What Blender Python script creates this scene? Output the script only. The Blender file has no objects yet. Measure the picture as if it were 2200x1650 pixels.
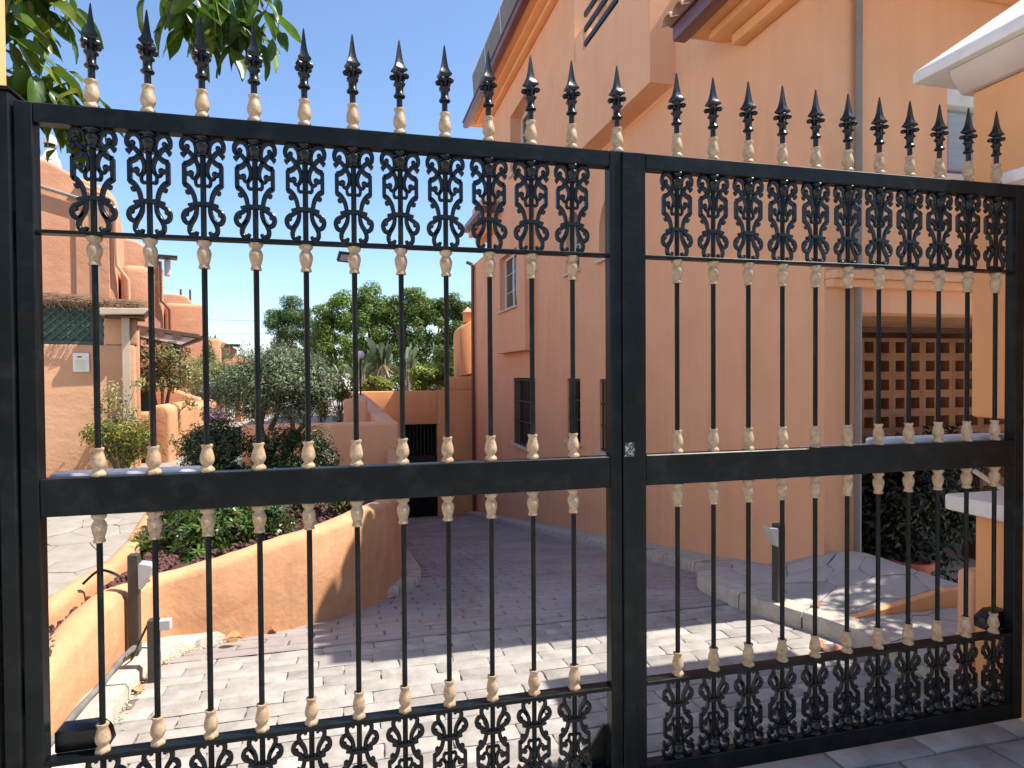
import bpy, bmesh, math, random
import numpy as np
from mathutils import Vector, Matrix, noise

S = bpy.context.scene
COL = S.collection
R = math.radians
rnd = random.Random(11)

# ------------------------------------------------------------------ camera
CAM = Vector((0.732, -2.16, 1.58))
YAW, PITCH, ROLL, FPX = R(14.1577), R(-0.9524), R(-0.3736), 1380.0
fwd = Vector((math.sin(YAW) * math.cos(PITCH), math.cos(YAW) * math.cos(PITCH), math.sin(PITCH)))
r0 = Vector((math.cos(YAW), -math.sin(YAW), 0)); u0 = r0.cross(fwd)
rgt = r0 * math.cos(ROLL) + u0 * math.sin(ROLL)
upv = -r0 * math.sin(ROLL) + u0 * math.cos(ROLL)
cd = bpy.data.cameras.new('camera'); cam = bpy.data.objects.new('camera', cd); COL.objects.link(cam)
m3 = Matrix((rgt, upv, -fwd)).transposed()
cam.matrix_world = Matrix.Translation(CAM) @ m3.to_4x4()
cd.sensor_width = 36.0; cd.lens = FPX / 2200 * 36; cd.clip_start = 0.05; cd.clip_end = 3000
S.camera = cam

# ------------------------------------------------------------------ light
SUN_EL, SUN_AZ = R(57.5), R(-9)              # azimuth measured from +X towards +Y
w = bpy.data.worlds.new('World'); S.world = w; w.use_nodes = True
nt = w.node_tree; bg = nt.nodes['Background']
sky = nt.nodes.new('ShaderNodeTexSky'); sky.sky_type = 'NISHITA'; sky.sun_disc = False
sky.sun_elevation = SUN_EL; sky.sun_rotation = R(90) - SUN_AZ
sky.altitude = 0; sky.air_density = 1.0; sky.dust_density = 0.5; sky.ozone_density = 4.5
nt.links.new(sky.outputs[0], bg.inputs[0]); bg.inputs[1].default_value = 0.104
sd = bpy.data.lights.new('sun', 'SUN'); sd.energy = 3.8; sd.angle = R(0.5); sd.color = (1.0, 0.93, 0.82)
sun = bpy.data.objects.new('sun', sd); COL.objects.link(sun)
sdir = Vector((math.cos(SUN_EL) * math.cos(SUN_AZ), math.cos(SUN_EL) * math.sin(SUN_AZ), math.sin(SUN_EL)))
sun.rotation_euler = sdir.to_track_quat('Z', 'Y').to_euler(); sun.location = (6, -3, 12)
S.view_settings.view_transform = 'Standard'; S.view_settings.look = 'None'
S.view_settings.exposure = 1.24; S.view_settings.gamma = 1.0; S.view_settings.use_curve_mapping = False

# ------------------------------------------------------------------ helpers
def g(y):                                  # level of the drive: flat, then down the garage ramp
    if y < 1.2: return 0.0
    if y < 2.0: return -0.172 * (y - 1.2) ** 2 / 1.6
    if y > 16: y = 16
    return -0.172 * (y - 1.6)
def fp(y): return min(0.5, 0.22 + 0.033 * y)       # level of the footpath
def sm(t): t = max(0, min(1, t)); return t * t * (3 - 2 * t)

class MB:
    def __init__(s): s.v = []; s.f = []; s.mi = []
    def add(s, vs, fs, mi=0):
        o = len(s.v); s.v += [tuple(p) for p in vs]
        for f in fs: s.f.append(tuple(i + o for i in f)); s.mi.append(mi)
    def box(s, x0, x1, y0, y1, z0, z1, mi=0):
        s.add([(x0,y0,z0),(x1,y0,z0),(x1,y1,z0),(x0,y1,z0),(x0,y0,z1),(x1,y0,z1),(x1,y1,z1),(x0,y1,z1)],
              [(0,3,2,1),(4,5,6,7),(0,1,5,4),(1,2,6,5),(2,3,7,6),(3,0,4,7)], mi)
    def prism(s, poly, axis, a, b, mi=0):
        n = len(poly)
        def P(p, t): return (t, p[0], p[1]) if axis == 'x' else (p[0], t, p[1]) if axis == 'y' else (p[0], p[1], t)
        vs = [P(p, a) for p in poly] + [P(p, b) for p in poly]
        s.add(vs, [tuple(range(n)), tuple(range(2*n-1, n-1, -1))] + [(i, n+i, n+(i+1) % n, (i+1) % n) for i in range(n)], mi)
    def tube(s, pts, r, n=8, mi=0, cap=True):
        pts = [Vector(p) for p in pts]; rs = r if isinstance(r, (list, tuple)) else [r]*len(pts)
        vs = []; ref = None
        for i, p in enumerate(pts):
            t = (pts[min(i+1, len(pts)-1)] - pts[max(i-1, 0)]).normalized()
            if ref is None:
                ref = Vector((0,0,1)) if abs(t.z) < .9 else Vector((1,0,0))
            a = (ref - t*ref.dot(t)).normalized(); b = t.cross(a); ref = a
            for k in range(n):
                an = 2*math.pi*k/n
                vs.append(p + (a*math.cos(an) + b*math.sin(an))*rs[i])
        fs = [(i*n+k, i*n+(k+1) % n, (i+1)*n+(k+1) % n, (i+1)*n+k) for i in range(len(pts)-1) for k in range(n)]
        if cap: fs += [tuple(range(n-1, -1, -1)), tuple(range((len(pts)-1)*n, len(pts)*n))]
        s.add(vs, fs, mi)
    def lathe(s, prof, n=16, org=(0,0,0), mi=0, wob=None):
        vs = []
        for i, (r, z) in enumerate(prof):
            for k in range(n):
                a = 2*math.pi*k/n; q = r*(wob(a, i) if wob else 1)
                vs.append((org[0]+q*math.cos(a), org[1]+q*math.sin(a), org[2]+z))
        fs = [(i*n+k, i*n+(k+1) % n, (i+1)*n+(k+1) % n, (i+1)*n+k) for i in range(len(prof)-1) for k in range(n)]
        fs += [tuple(range(n-1, -1, -1)), tuple(range((len(prof)-1)*n, len(prof)*n))]
        s.add(vs, fs, mi)
    def loft(s, secs, mi=0, cap=True, closed=True):
        n = len(secs[0]); vs = [p for q in secs for p in q]
        e = n if closed else n-1
        fs = [(i*n+k, i*n+(k+1) % n, (i+1)*n+(k+1) % n, (i+1)*n+k) for i in range(len(secs)-1) for k in range(e)]
        if cap and closed: fs += [tuple(range(n-1, -1, -1)), tuple(range((len(secs)-1)*n, len(secs)*n))]
        s.add(vs, fs, mi)
    def mesh(s, name, mats, smooth=35, recalc=True, bevel=0, seg=1):
        me = bpy.data.meshes.new(name); me.from_pydata(s.v, [], s.f)
        for m in (mats if isinstance(mats, (list, tuple)) else [mats]): me.materials.append(m)
        me.polygons.foreach_set('material_index', s.mi)
        if recalc or bevel:
            bm = bmesh.new(); bm.from_mesh(me)
            bmesh.ops.recalc_face_normals(bm, faces=bm.faces)
            if bevel:
                ed = [e for e in bm.edges if len(e.link_faces) == 2 and e.calc_face_angle(0) > R(25)]
                bmesh.ops.bevel(bm, geom=ed, offset=bevel, segments=seg, profile=.5, affect='EDGES', clamp_overlap=True)
            bm.to_mesh(me); bm.free()
        if smooth:
            me.polygons.foreach_set('use_smooth', [True]*len(me.polygons))
            me.set_sharp_from_angle(angle=R(smooth))
        me.update(); return me
    def build(s, name, mats, parent=None, loc=(0,0,0), **k):
        return obj(name, s.mesh(name, mats, **k), parent, loc)

def obj(name, me, parent=None, loc=(0,0,0), rot=(0,0,0), sc=(1,1,1)):
    o = bpy.data.objects.new(name, me); COL.objects.link(o)
    o.location = loc; o.rotation_euler = rot; o.scale = sc
    if parent: o.parent = parent
    return o
def tag(o, label, cat, group=None):
    o['label'] = label; o['category'] = cat
    if group: o['group'] = group
    return o
def thing(name, label, cat, loc=(0,0,0), rz=0, group=None):
    o = bpy.data.objects.new(name, None); COL.objects.link(o); o.empty_display_size = .2
    o.location = loc; o.rotation_euler = (0,0,rz); return tag(o, label, cat, group)
def struct(o): o['kind'] = 'structure'; return o
def stuff(o): o['kind'] = 'stuff'; return o
def bx(name, m, parent, x0, x1, y0, y1, z0, z1, bevel=0.0, seg=1):
    b = MB(); b.box(x0, x1, y0, y1, z0, z1); return b.build(name, m, parent, bevel=bevel, seg=seg)
def crom(pts, n=5):
    P = [Vector(p) for p in pts]; out = []
    for i in range(len(P)-1):
        a, b, c, d = P[max(i-1,0)], P[i], P[i+1], P[min(i+2, len(P)-1)]
        for k in range(n):
            t = k/n
            out.append(.5*((2*b) + (c-a)*t + (2*a-5*b+4*c-d)*t*t + (3*b-a-3*c+d)*t**3))
    out.append(P[-1]); return out

# ------------------------------------------------------------------ materials
def ramp(n, stops, x=0):
    r = n.new('ShaderNodeValToRGB'); e = r.color_ramp.elements
    e[0].position, e[0].color = stops[0][0], (*stops[0][1], 1); e[1].position, e[1].color = stops[-1][0], (*stops[-1][1], 1)
    for p, c in stops[1:-1]:
        q = e.new(p); q.color = (*c, 1)
    return r
def mat(name, c1, c2=None, rough=.8, scale=3., detail=6., bump=0., bscale=40., bdist=.01, spec=.5, stretch=(1,1,1),
        dirt=None, dscale=.8, damt=.5, metallic=0, rand=0., lo=.35, hi=.65, bump2=0., b2scale=5., b2stretch=(1,1,1), streak=0.):
    m = bpy.data.materials.new(name); m.use_nodes = True; t = m.node_tree; n, l = t.nodes, t.links
    p = n['Principled BSDF']; p.inputs['Roughness'].default_value = rough; p.inputs['Metallic'].default_value = metallic
    p.inputs['Specular IOR Level'].default_value = spec
    geo = n.new('ShaderNodeNewGeometry'); mp = n.new('ShaderNodeMapping'); mp.inputs['Scale'].default_value = stretch
    l.new(geo.outputs['Position'], mp.inputs['Vector'])
    nz = n.new('ShaderNodeTexNoise'); nz.inputs['Scale'].default_value = scale; nz.inputs['Detail'].default_value = detail; nz.inputs['Roughness'].default_value = .6
    l.new(mp.outputs[0], nz.inputs['Vector'])
    rp = ramp(n, [(lo, c1), (hi, c2 or c1)]); l.new(nz.outputs['Fac'], rp.inputs[0]); out = rp.outputs[0]
    if dirt:
        d = n.new('ShaderNodeTexNoise'); d.inputs['Scale'].default_value = dscale; d.inputs['Detail'].default_value = 8; d.inputs['Roughness'].default_value = .7
        l.new(geo.outputs['Position'], d.inputs['Vector'])
        dr = ramp(n, [(.5, (0,0,0)), (.72, (damt,)*3)]); l.new(d.outputs['Fac'], dr.inputs[0])
        mx = n.new('ShaderNodeMixRGB'); l.new(dr.outputs[0], mx.inputs[0]); l.new(out, mx.inputs[1]); mx.inputs[2].default_value = (*dirt, 1); out = mx.outputs[0]
    if streak:
        ms = n.new('ShaderNodeMapping'); ms.inputs['Scale'].default_value = (3.2, 3.2, .22); l.new(geo.outputs['Position'], ms.inputs['Vector'])
        d = n.new('ShaderNodeTexNoise'); d.inputs['Scale'].default_value = 1.6; d.inputs['Detail'].default_value = 9; d.inputs['Roughness'].default_value = .65; l.new(ms.outputs[0], d.inputs['Vector'])
        dr = ramp(n, [(.46, (0,0,0)), (.75, (streak,)*3)]); l.new(d.outputs['Fac'], dr.inputs[0])
        mx = n.new('ShaderNodeMixRGB'); mx.blend_type = 'MULTIPLY'; l.new(dr.outputs[0], mx.inputs[0]); l.new(out, mx.inputs[1]); mx.inputs[2].default_value = (.74, .70, .68, 1); out = mx.outputs[0]
    if rand:
        oi = n.new('ShaderNodeObjectInfo'); mr = n.new('ShaderNodeMapRange'); mr.inputs[3].default_value = 1-rand; mr.inputs[4].default_value = 1+rand
        l.new(oi.outputs['Random'], mr.inputs[0]); hs = n.new('ShaderNodeHueSaturation'); l.new(mr.outputs[0], hs.inputs['Value']); l.new(out, hs.inputs['Color']); out = hs.outputs[0]
    l.new(out, p.inputs['Base Color'])
    last = None
    for st, sc, dist, stc in ((bump, bscale, bdist, (1,1,1)), (bump2, b2scale, .03, b2stretch)):
        if not st: continue
        mb = n.new('ShaderNodeMapping'); mb.inputs['Scale'].default_value = stc; l.new(geo.outputs['Position'], mb.inputs['Vector'])
        b = n.new('ShaderNodeTexNoise'); b.inputs['Scale'].default_value = sc; b.inputs['Detail'].default_value = 6; l.new(mb.outputs[0], b.inputs['Vector'])
        bn = n.new('ShaderNodeBump'); bn.inputs['Strength'].default_value = st; bn.inputs['Distance'].default_value = dist
        l.new(b.outputs['Fac'], bn.inputs['Height'])
        if last: l.new(last.outputs[0], bn.inputs['Normal'])
        last = bn
    if last: l.new(last.outputs[0], p.inputs['Normal'])
    return m
def leafmat(name, c1, c2, rough=.4, trans=.3, scale=2.0, spec=.5):
    m = mat(name, c1, c2, rough=rough, scale=scale, detail=3, rand=.25, spec=spec); t = m.node_tree; n, l = t.nodes, t.links
    p = n['Principled BSDF']; o = n['Material Output']
    tr = n.new('ShaderNodeBsdfTranslucent'); mx = n.new('ShaderNodeMixShader'); mx.inputs[0].default_value = trans
    src = p.inputs['Base Color'].links[0].from_socket
    hs = n.new('ShaderNodeHueSaturation'); hs.inputs['Value'].default_value = 1.5; hs.inputs['Hue'].default_value = .485; l.new(src, hs.inputs['Color']); l.new(hs.outputs[0], tr.inputs[0])
    l.new(p.outputs[0], mx.inputs[1]); l.new(tr.outputs[0], mx.inputs[2]); l.new(mx.outputs[0], o.inputs[0]); return m

M = {}
M['iron'] = mat('dark_green_iron_paint', (.003,.0050,.0055), (.006,.0085,.009), rough=.38, dirt=(.035,.034,.032), dscale=9, damt=.45, scale=6, bump=.12, bscale=40, bdist=.002, bump2=.05, b2scale=10, b2stretch=(1,5,5), spec=.17)
M['cast'] = mat('black_cast_iron', (.0025,.0035,.004), (.006,.008,.009), rough=.27, scale=25, bump=.25, bscale=120, bdist=.002, spec=.36)
M['bead'] = mat('cream_gilt_paint', (.36,.235,.13), (.49,.36,.235), rough=.5, scale=45, dirt=(.16,.10,.045), dscale=70, damt=.75, bump=.35, bscale=90, bdist=.004, spec=.4)
M['stucco'] = mat('peach_stucco', (.76,.41,.235), (.81,.45,.26), rough=.9, scale=1.2, detail=8, bump=.25, bscale=60, bdist=.006, bump2=.12, b2scale=2.5, dirt=(.66,.345,.205), dscale=.9, damt=.5, spec=.2, streak=.28)
M['stucco2'] = mat('orange_stucco', (.78,.385,.17), (.82,.42,.19), rough=.9, scale=1.5, bump=.25, bscale=60, bdist=.006, bump2=.1, b2scale=3, dirt=(.68,.32,.15), dscale=1.2, damt=.35, spec=.2, streak=.25)
M['adobe'] = mat('rough_terracotta_render', (.54,.26,.15), (.63,.33,.20), rough=.92, scale=1.6, detail=9, bump=.3, bscale=26, bdist=.015, bump2=.35, b2scale=3.2, b2stretch=(1,1,2.0), dirt=(.47,.22,.13), dscale=.9, damt=.35, spec=.15)
M['adobe_sand'] = mat('sandy_render', (.50,.285,.175), (.57,.345,.22), rough=.92, scale=1.6, detail=9, bump=.3, bscale=26, bdist=.015, bump2=.4, b2scale=3.0, b2stretch=(1,1,2.0), dirt=(.42,.24,.15), dscale=1.1, damt=.35, spec=.15)
M['planter'] = mat('ochre_planter_render', (.54,.28,.145), (.62,.345,.19), rough=.92, scale=3, detail=9, bump=.3, bscale=30, bdist=.012, bump2=.35, b2scale=6, dirt=(.42,.20,.11), dscale=4.5, damt=.55, spec=.15, streak=.6)
M['white'] = mat('white_render', (.72,.70,.66), (.82,.80,.77), rough=.85, scale=4, bump=.4, bscale=35, bdist=.01, dirt=(.45,.42,.38), dscale=3, damt=.45, spec=.2)
M['whitepaint'] = mat('white_metal', (.66,.66,.65), (.74,.74,.73), rough=.6, scale=3, dirt=(.45,.43,.40), dscale=9, damt=.35)
M['paver'] = mat('grey_stamped_paver', (.27,.25,.23), (.38,.355,.33), rough=.8, scale=7, detail=8, rand=.10, bump=.4, bscale=50, bdist=.006, bump2=.3, b2scale=11, dirt=(.185,.165,.155), dscale=1.7, damt=.6, spec=.3)
M['joint'] = mat('dark_joint', (.11,.10,.093), (.19,.17,.155), rough=.95, scale=30)
M['flag'] = mat('grey_flagstone', (.36,.34,.33), (.46,.43,.41), rough=.8, scale=6, detail=8, rand=.07, bump=.4, bscale=45, bdist=.006, dirt=(.27,.25,.25), dscale=3, damt=.5, spec=.3)
M['flagwarm'] = mat('pale_flagstone', (.25,.225,.20), (.33,.30,.27), rough=.85, scale=6, detail=8, rand=.05, bump=.35, bscale=45, bdist=.006, dirt=(.20,.175,.15), dscale=3, damt=.5, spec=.25)
M['ramp'] = mat('worn_ramp_pavers', (.25,.215,.21), (.36,.32,.31), rough=.85, scale=1.6, detail=10, stretch=(1,.7,1), bump=.6, bscale=60, bdist=.006, bump2=.5, b2scale=16, b2stretch=(.6,2.5,1), dirt=(.36,.30,.28), dscale=2.2, damt=.6, spec=.25)
M['kerb'] = mat('kerb_concrete', (.40,.36,.31), (.52,.48,.42), rough=.9, scale=12, detail=9, rand=.08, bump=.6, bscale=60, bdist=.01, dirt=(.22,.20,.17), dscale=14, damt=.6, spec=.2)
M['maroon'] = mat('maroon_gutter', (.13,.045,.045), (.17,.06,.058), rough=.4, scale=2)
M['pipe'] = mat('brown_pipe', (.12,.045,.03), (.15,.06,.04), rough=.45, scale=3)
M['greypipe'] = mat('grey_pipe', (.20,.185,.165), (.26,.24,.215), rough=.6, scale=3)
M['peachpipe'] = mat('peach_painted_pipe', (.62,.33,.19), (.66,.37,.22), rough=.6, scale=3)
M['glass'] = mat('dark_window_glass', (.02,.022,.025), (.035,.035,.04), rough=.06, scale=.7, spec=.8)
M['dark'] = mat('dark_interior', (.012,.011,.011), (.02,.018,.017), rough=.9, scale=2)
M['gdoor'] = mat('dark_garage_steel', (.012,.014,.014), (.02,.022,.022), rough=.5, scale=3)
M['tile'] = mat('clay_roof_tile', (.42,.22,.13), (.60,.42,.30), rough=.9, scale=5, rand=.15, bump=.3, bscale=50)
M['solar'] = mat('grey_panel_back', (.13,.12,.105), (.19,.175,.15), rough=.6, scale=4)
M['alu'] = mat('pale_aluminium', (.55,.56,.58), (.62,.63,.65), rough=.4, scale=3)
M['shutter'] = mat('grey_blue_shutter', (.33,.37,.42), (.40,.44,.49), rough=.5, scale=2, stretch=(1,1,8))
M['green'] = mat('green_lattice_paint', (.03,.075,.06), (.045,.10,.08), rough=.5, scale=8)
M['reed'] = mat('dry_reed', (.10,.055,.03), (.26,.17,.10), rough=.9, scale=25, stretch=(1,6,6))
M['beige'] = mat('beige_gutter', (.44,.36,.27), (.52,.43,.33), rough=.6, scale=4)
M['wood'] = mat('brown_wood', (.09,.05,.032), (.16,.09,.06), rough=.7, scale=8, stretch=(1,8,8))
M['plaster'] = mat('pale_soffit', (.58,.48,.42), (.66,.56,.49), rough=.85, scale=4)
M['rock'] = mat('dark_red_lava_rock', (.07,.030,.028), (.15,.07,.062), rough=.95, scale=40, bump=.6, bscale=120, bdist=.01)
M['soil'] = mat('dark_soil', (.045,.026,.02), (.09,.05,.04), rough=1, scale=20, bump=.8, bscale=50, bdist=.02)
M['bark'] = mat('grey_brown_bark', (.09,.065,.045), (.22,.17,.12), rough=.95, scale=18, stretch=(1,1,.25), bump=.8, bscale=40, bdist=.02)
M['palebark'] = mat('pale_bark', (.30,.25,.19), (.45,.39,.31), rough=.9, scale=18, stretch=(1,1,.25), bump=.6, bscale=40, bdist=.01)
M['post'] = mat('dark_bronze_post', (.045,.042,.038), (.06,.056,.05), rough=.45, scale=5)
M['grey'] = mat('light_grey_plastic', (.42,.44,.45), (.48,.50,.51), rough=.5, scale=5)
M['hose'] = mat('dusty_grey_conduit', (.11,.105,.105), (.19,.18,.175), rough=.7, scale=14)
M['terracotta'] = mat('terracotta_pot', (.36,.12,.06), (.44,.16,.085), rough=.85, scale=8)
M['globe'] = mat('opal_white_globe', (.80,.80,.80), (.82,.82,.82), rough=.25, scale=2)
M['dry'] = mat('dry_orange_leaf', (.42,.13,.05), (.60,.27,.12), rough=.8, scale=30, rand=.3)
M['straw'] = mat('pale_dry_debris', (.50,.37,.18), (.68,.55,.33), rough=.9, scale=30, rand=.2)
M['bluebin'] = mat('teal_cabinet', (.10,.22,.22), (.13,.27,.26), rough=.6, scale=3)
M['ground'] = mat('dusty_ground', (.46,.40,.33), (.54,.48,.40), rough=.95, scale=.6)
M['asphalt'] = mat('pale_street_concrete', (.38,.36,.33), (.46,.44,.41), rough=.9, scale=2)
L = {}
M['screen'] = mat('shade_browned_stucco', (.34,.17,.09), (.44,.23,.13), rough=.95, scale=4, bump=.3, bscale=50, dirt=(.2,.1,.06), dscale=3, damt=.5, rand=.08)  # house stucco browned to paint in porch shade: blocks, ceiling, back wall
L['deep'] = [leafmat('shade_darkened_leaf', (.010,.020,.008), (.018,.032,.011), trans=.1)]  # porch plants: leaf colour darkened to carry the shade there
L['near'] = leafmat('broad_green_leaf', (.035,.085,.010), (.06,.13,.016), rough=.33, trans=.35, scale=9)
L['near2'] = leafmat('young_yellow_leaf', (.13,.20,.02), (.20,.27,.035), rough=.35, trans=.4, scale=9)
L['ficus'] = [leafmat('ficus_leaf_a', (.085,.165,.022), (.13,.225,.035), trans=.42), leafmat('ficus_leaf_b', (.17,.26,.04), (.24,.33,.06), trans=.42), leafmat('ficus_leaf_c', (.025,.06,.014), (.04,.085,.018), trans=.2)]
L['jaca'] = [leafmat('feathery_leaf_a', (.10,.19,.04), (.14,.25,.055)), leafmat('feathery_leaf_b', (.07,.14,.035), (.10,.18,.045))]
L['olive'] = [leafmat('olive_leaf_a', (.17,.21,.12), (.24,.28,.18), rough=.5, trans=.15), leafmat('olive_leaf_b', (.06,.10,.035), (.09,.14,.05), rough=.5, trans=.15), leafmat('olive_leaf_c', (.08,.11,.055), (.11,.145,.075), rough=.5, trans=.15)]
L['dark'] = [leafmat('dark_shrub_leaf_a', (.020,.042,.014), (.035,.065,.02), trans=.15), leafmat('dark_shrub_leaf_b', (.04,.075,.025), (.06,.10,.03), trans=.2)]
L['pitto'] = [leafmat('glossy_shrub_leaf_a', (.05,.11,.014), (.09,.17,.025), rough=.3), leafmat('glossy_shrub_leaf_b', (.13,.20,.04), (.18,.26,.06), rough=.3), leafmat('glossy_shrub_leaf_c', (.025,.06,.012), (.04,.085,.016), rough=.3)]
L['yellow'] = [leafmat('yellow_green_leaf_a', (.26,.25,.045), (.36,.33,.06), trans=.4), leafmat('yellow_green_leaf_b', (.12,.16,.03), (.18,.22,.045), trans=.35), leafmat('yellow_green_leaf_c', (.05,.09,.02), (.08,.12,.03), trans=.3)]
L['pale'] = [leafmat('pale_leaf_a', (.42,.41,.17), (.52,.50,.24), trans=.35), leafmat('pale_leaf_b', (.24,.27,.09), (.31,.34,.13), trans=.3), leafmat('pale_leaf_c', (.13,.16,.05), (.11,.13,.05), trans=.25)]
L['lime'] = [leafmat('lime_leaf_a', (.16,.23,.035), (.24,.31,.055), trans=.4), leafmat('lime_leaf_b', (.07,.13,.02), (.10,.17,.03), trans=.35), leafmat('lime_leaf_c', (.32,.32,.06), (.38,.36,.08), trans=.4)]
L['bop'] = [leafmat('paddle_leaf_a', (.13,.18,.10), (.20,.25,.15), rough=.3), leafmat('paddle_leaf_b', (.06,.10,.04), (.10,.15,.07), rough=.35)]
L['purple'] = [leafmat('purple_bract', (.26,.06,.24), (.36,.10,.32), trans=.35), leafmat('purple_leaf', (.06,.10,.03), (.08,.13,.04))]
L['straw'] = [leafmat('dead_frond', (.22,.15,.08), (.32,.23,.13), trans=.2)]

# ------------------------------------------------------------------ setting: ground, drive, paths
def sheet(name, m, xs, ys, zf):
    b = MB(); nx = len(xs)
    b.add([(x, y, zf(x, y)) for y in ys for x in xs], [(j*nx+i, j*nx+i+1, (j+1)*nx+i+1, (j+1)*nx+i) for j in range(len(ys)-1) for i in range(nx-1)])
    return b.build(name, m, recalc=False)
fr = lambda a, b, n: [a+(b-a)*i/n for i in range(n+1)]
struct(sheet('street', M['asphalt'], [-60, 60], [-60, -.78], lambda x, y: -.03))
drive = struct(sheet('driveway', M['joint'], fr(-.9, 4.4, 10), fr(-.8, 1.86, 16), lambda x, y: g(y) - .012))
struct(sheet('garage_ramp', M['joint'], fr(-.5, 4.3, 10), fr(1.80, 16.4, 60), lambda x, y: g(y) - .006 - (.02 if y < 1.81 else 0)))
struct(sheet('ground', M['ground'], [-90, -30, -.9], [-.8, 6, 20, 60], lambda x, y: min(.42, fp(y)) - .06))
struct(sheet('far_ground', M['ground'], [-400, -30, 0, 40, 400], [16.3, 30, 60, 900], lambda x, y: .40))
struct(sheet('side_ground', M['ground'], [4.35, 60], [-.8, 16.4], lambda x, y: -.42))

# brick shaped pavers: each its own object, meshes shared between a few variants
def paver_mesh(k, a, b, h=.02):
    rr = random.Random(k); pts = []
    for (x0, y0, x1, y1) in ((0,0,a,0), (a,0,a,b), (a,b,0,b), (0,b,0,0)):
        for i in range(3):
            t = i/3; pts.append((x0+(x1-x0)*t + rr.uniform(-.004,.004), y0+(y1-y0)*t + rr.uniform(-.004,.004)))
    c = (a/2, b/2); mb = MB(); n = len(pts)
    ring = lambda s, z: [(c[0]+(p[0]-c[0])*(1-s/a), c[1]+(p[1]-c[1])*(1-s/b), z + rr.uniform(-.0015,.0015)) for p in pts]
    vs = ring(0, -h) + ring(.0, -.004) + ring(.012, 0)
    mb.add(vs, [(q*n+i, q*n+(i+1) % n, (q+1)*n+(i+1) % n, (q+1)*n+i) for q in range(2) for i in range(n)] + [tuple(range(2*n, 3*n))])
    return mb.mesh('paver', M['paver'], smooth=50)
def kerbx(y):                              # left edge of the drive
    return np.interp(y, [.3,1.5,1.85,2.05,2.25,2.7], [-.36,-.35,-.33,-.2,0,.51])
PV = [paver_mesh(k, .287, .112) for k in range(6)]; PV2 = [paver_mesh(20+k, .43, .178, .03) for k in range(4)]
row = 0; y = .16; cnt = 0
while y < 1.80:
    x = -.75 + (row % 2)*.145 + rnd.uniform(-.03, .03)
    while x < 3.6:
        if x > kerbx(y)-.2 and x < np.interp(y, [.3,.95,1.3,1.6,2.1], [3.62,3.5,3.36,3.28,3.31])-.02:
            o = obj('paver', rnd.choice(PV), drive, (x, y, g(y+.05) + rnd.uniform(-.002,.002)), (-math.atan((g(y)-g(y+.1))/.1) if y > 1.1 else 0, 0, rnd.uniform(-.012,.012)))
            cnt += 1
        x += .292
    y += .117; row += 1
y = .16 - .19; row = 0
while y > -.75:
    x = -.9 + (row % 2)*.22 + rnd.uniform(-.03, .03)
    while x < 4.3:
        obj('paver', rnd.choice(PV2), drive, (x, y, rnd.uniform(-.002,.002)), (0,0,rnd.uniform(-.012,.012))); x += .442; cnt += 1
    y -= .19; row += 1

fld = MB(); rr = random.Random(77); yy = y_end = 1.80; row = 0
while yy < 15.9:
    x = -.4 + (row % 2)*.145 + rr.uniform(-.03, .03); stp = .117
    while x < 4.0:
        lo_ = np.interp(yy, [1.8,2.05,2.25,2.7,3.1,3.55,4.2,5.3,16], [-.33,-.2,0,.5,.9,1.22,1.40,1.45,1.2])-.15; hi_ = np.interp(yy, [1.6,2.1,2.45,2.75,3.0,4,16], [3.28,3.31,3.42,3.6,3.78,3.8,3.9])+.1
        if lo_ < x < hi_:
            j = lambda: rr.uniform(-.004,.004); x1 = x+.283; y1 = yy+.107; dz = rr.uniform(-.002,.003); e = .010
            q = [(x+j(),yy+j()),(x1+j(),yy+j()),(x1+j(),y1+j()),(x+j(),y1+j())]; c = ((x+x1)/2,(yy+y1)/2)
            top = [(c[0]+(a-c[0])*.935, c[1]+(b_-c[1])*.86) for a, b_ in q]
            fld.add([(a, b_, g(b_)-.004) for a, b_ in q]+[(a, b_, g(b_)+.003+dz) for a, b_ in top], [(4,5,6,7),(0,1,5,4),(1,2,6,5),(2,3,7,6),(3,0,4,7)])
        x += .292
    yy += stp; row += 1
fo = stuff(fld.build('paver_field', M['ramp'], None, recalc=False, smooth=0)); fo.parent = drive
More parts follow.
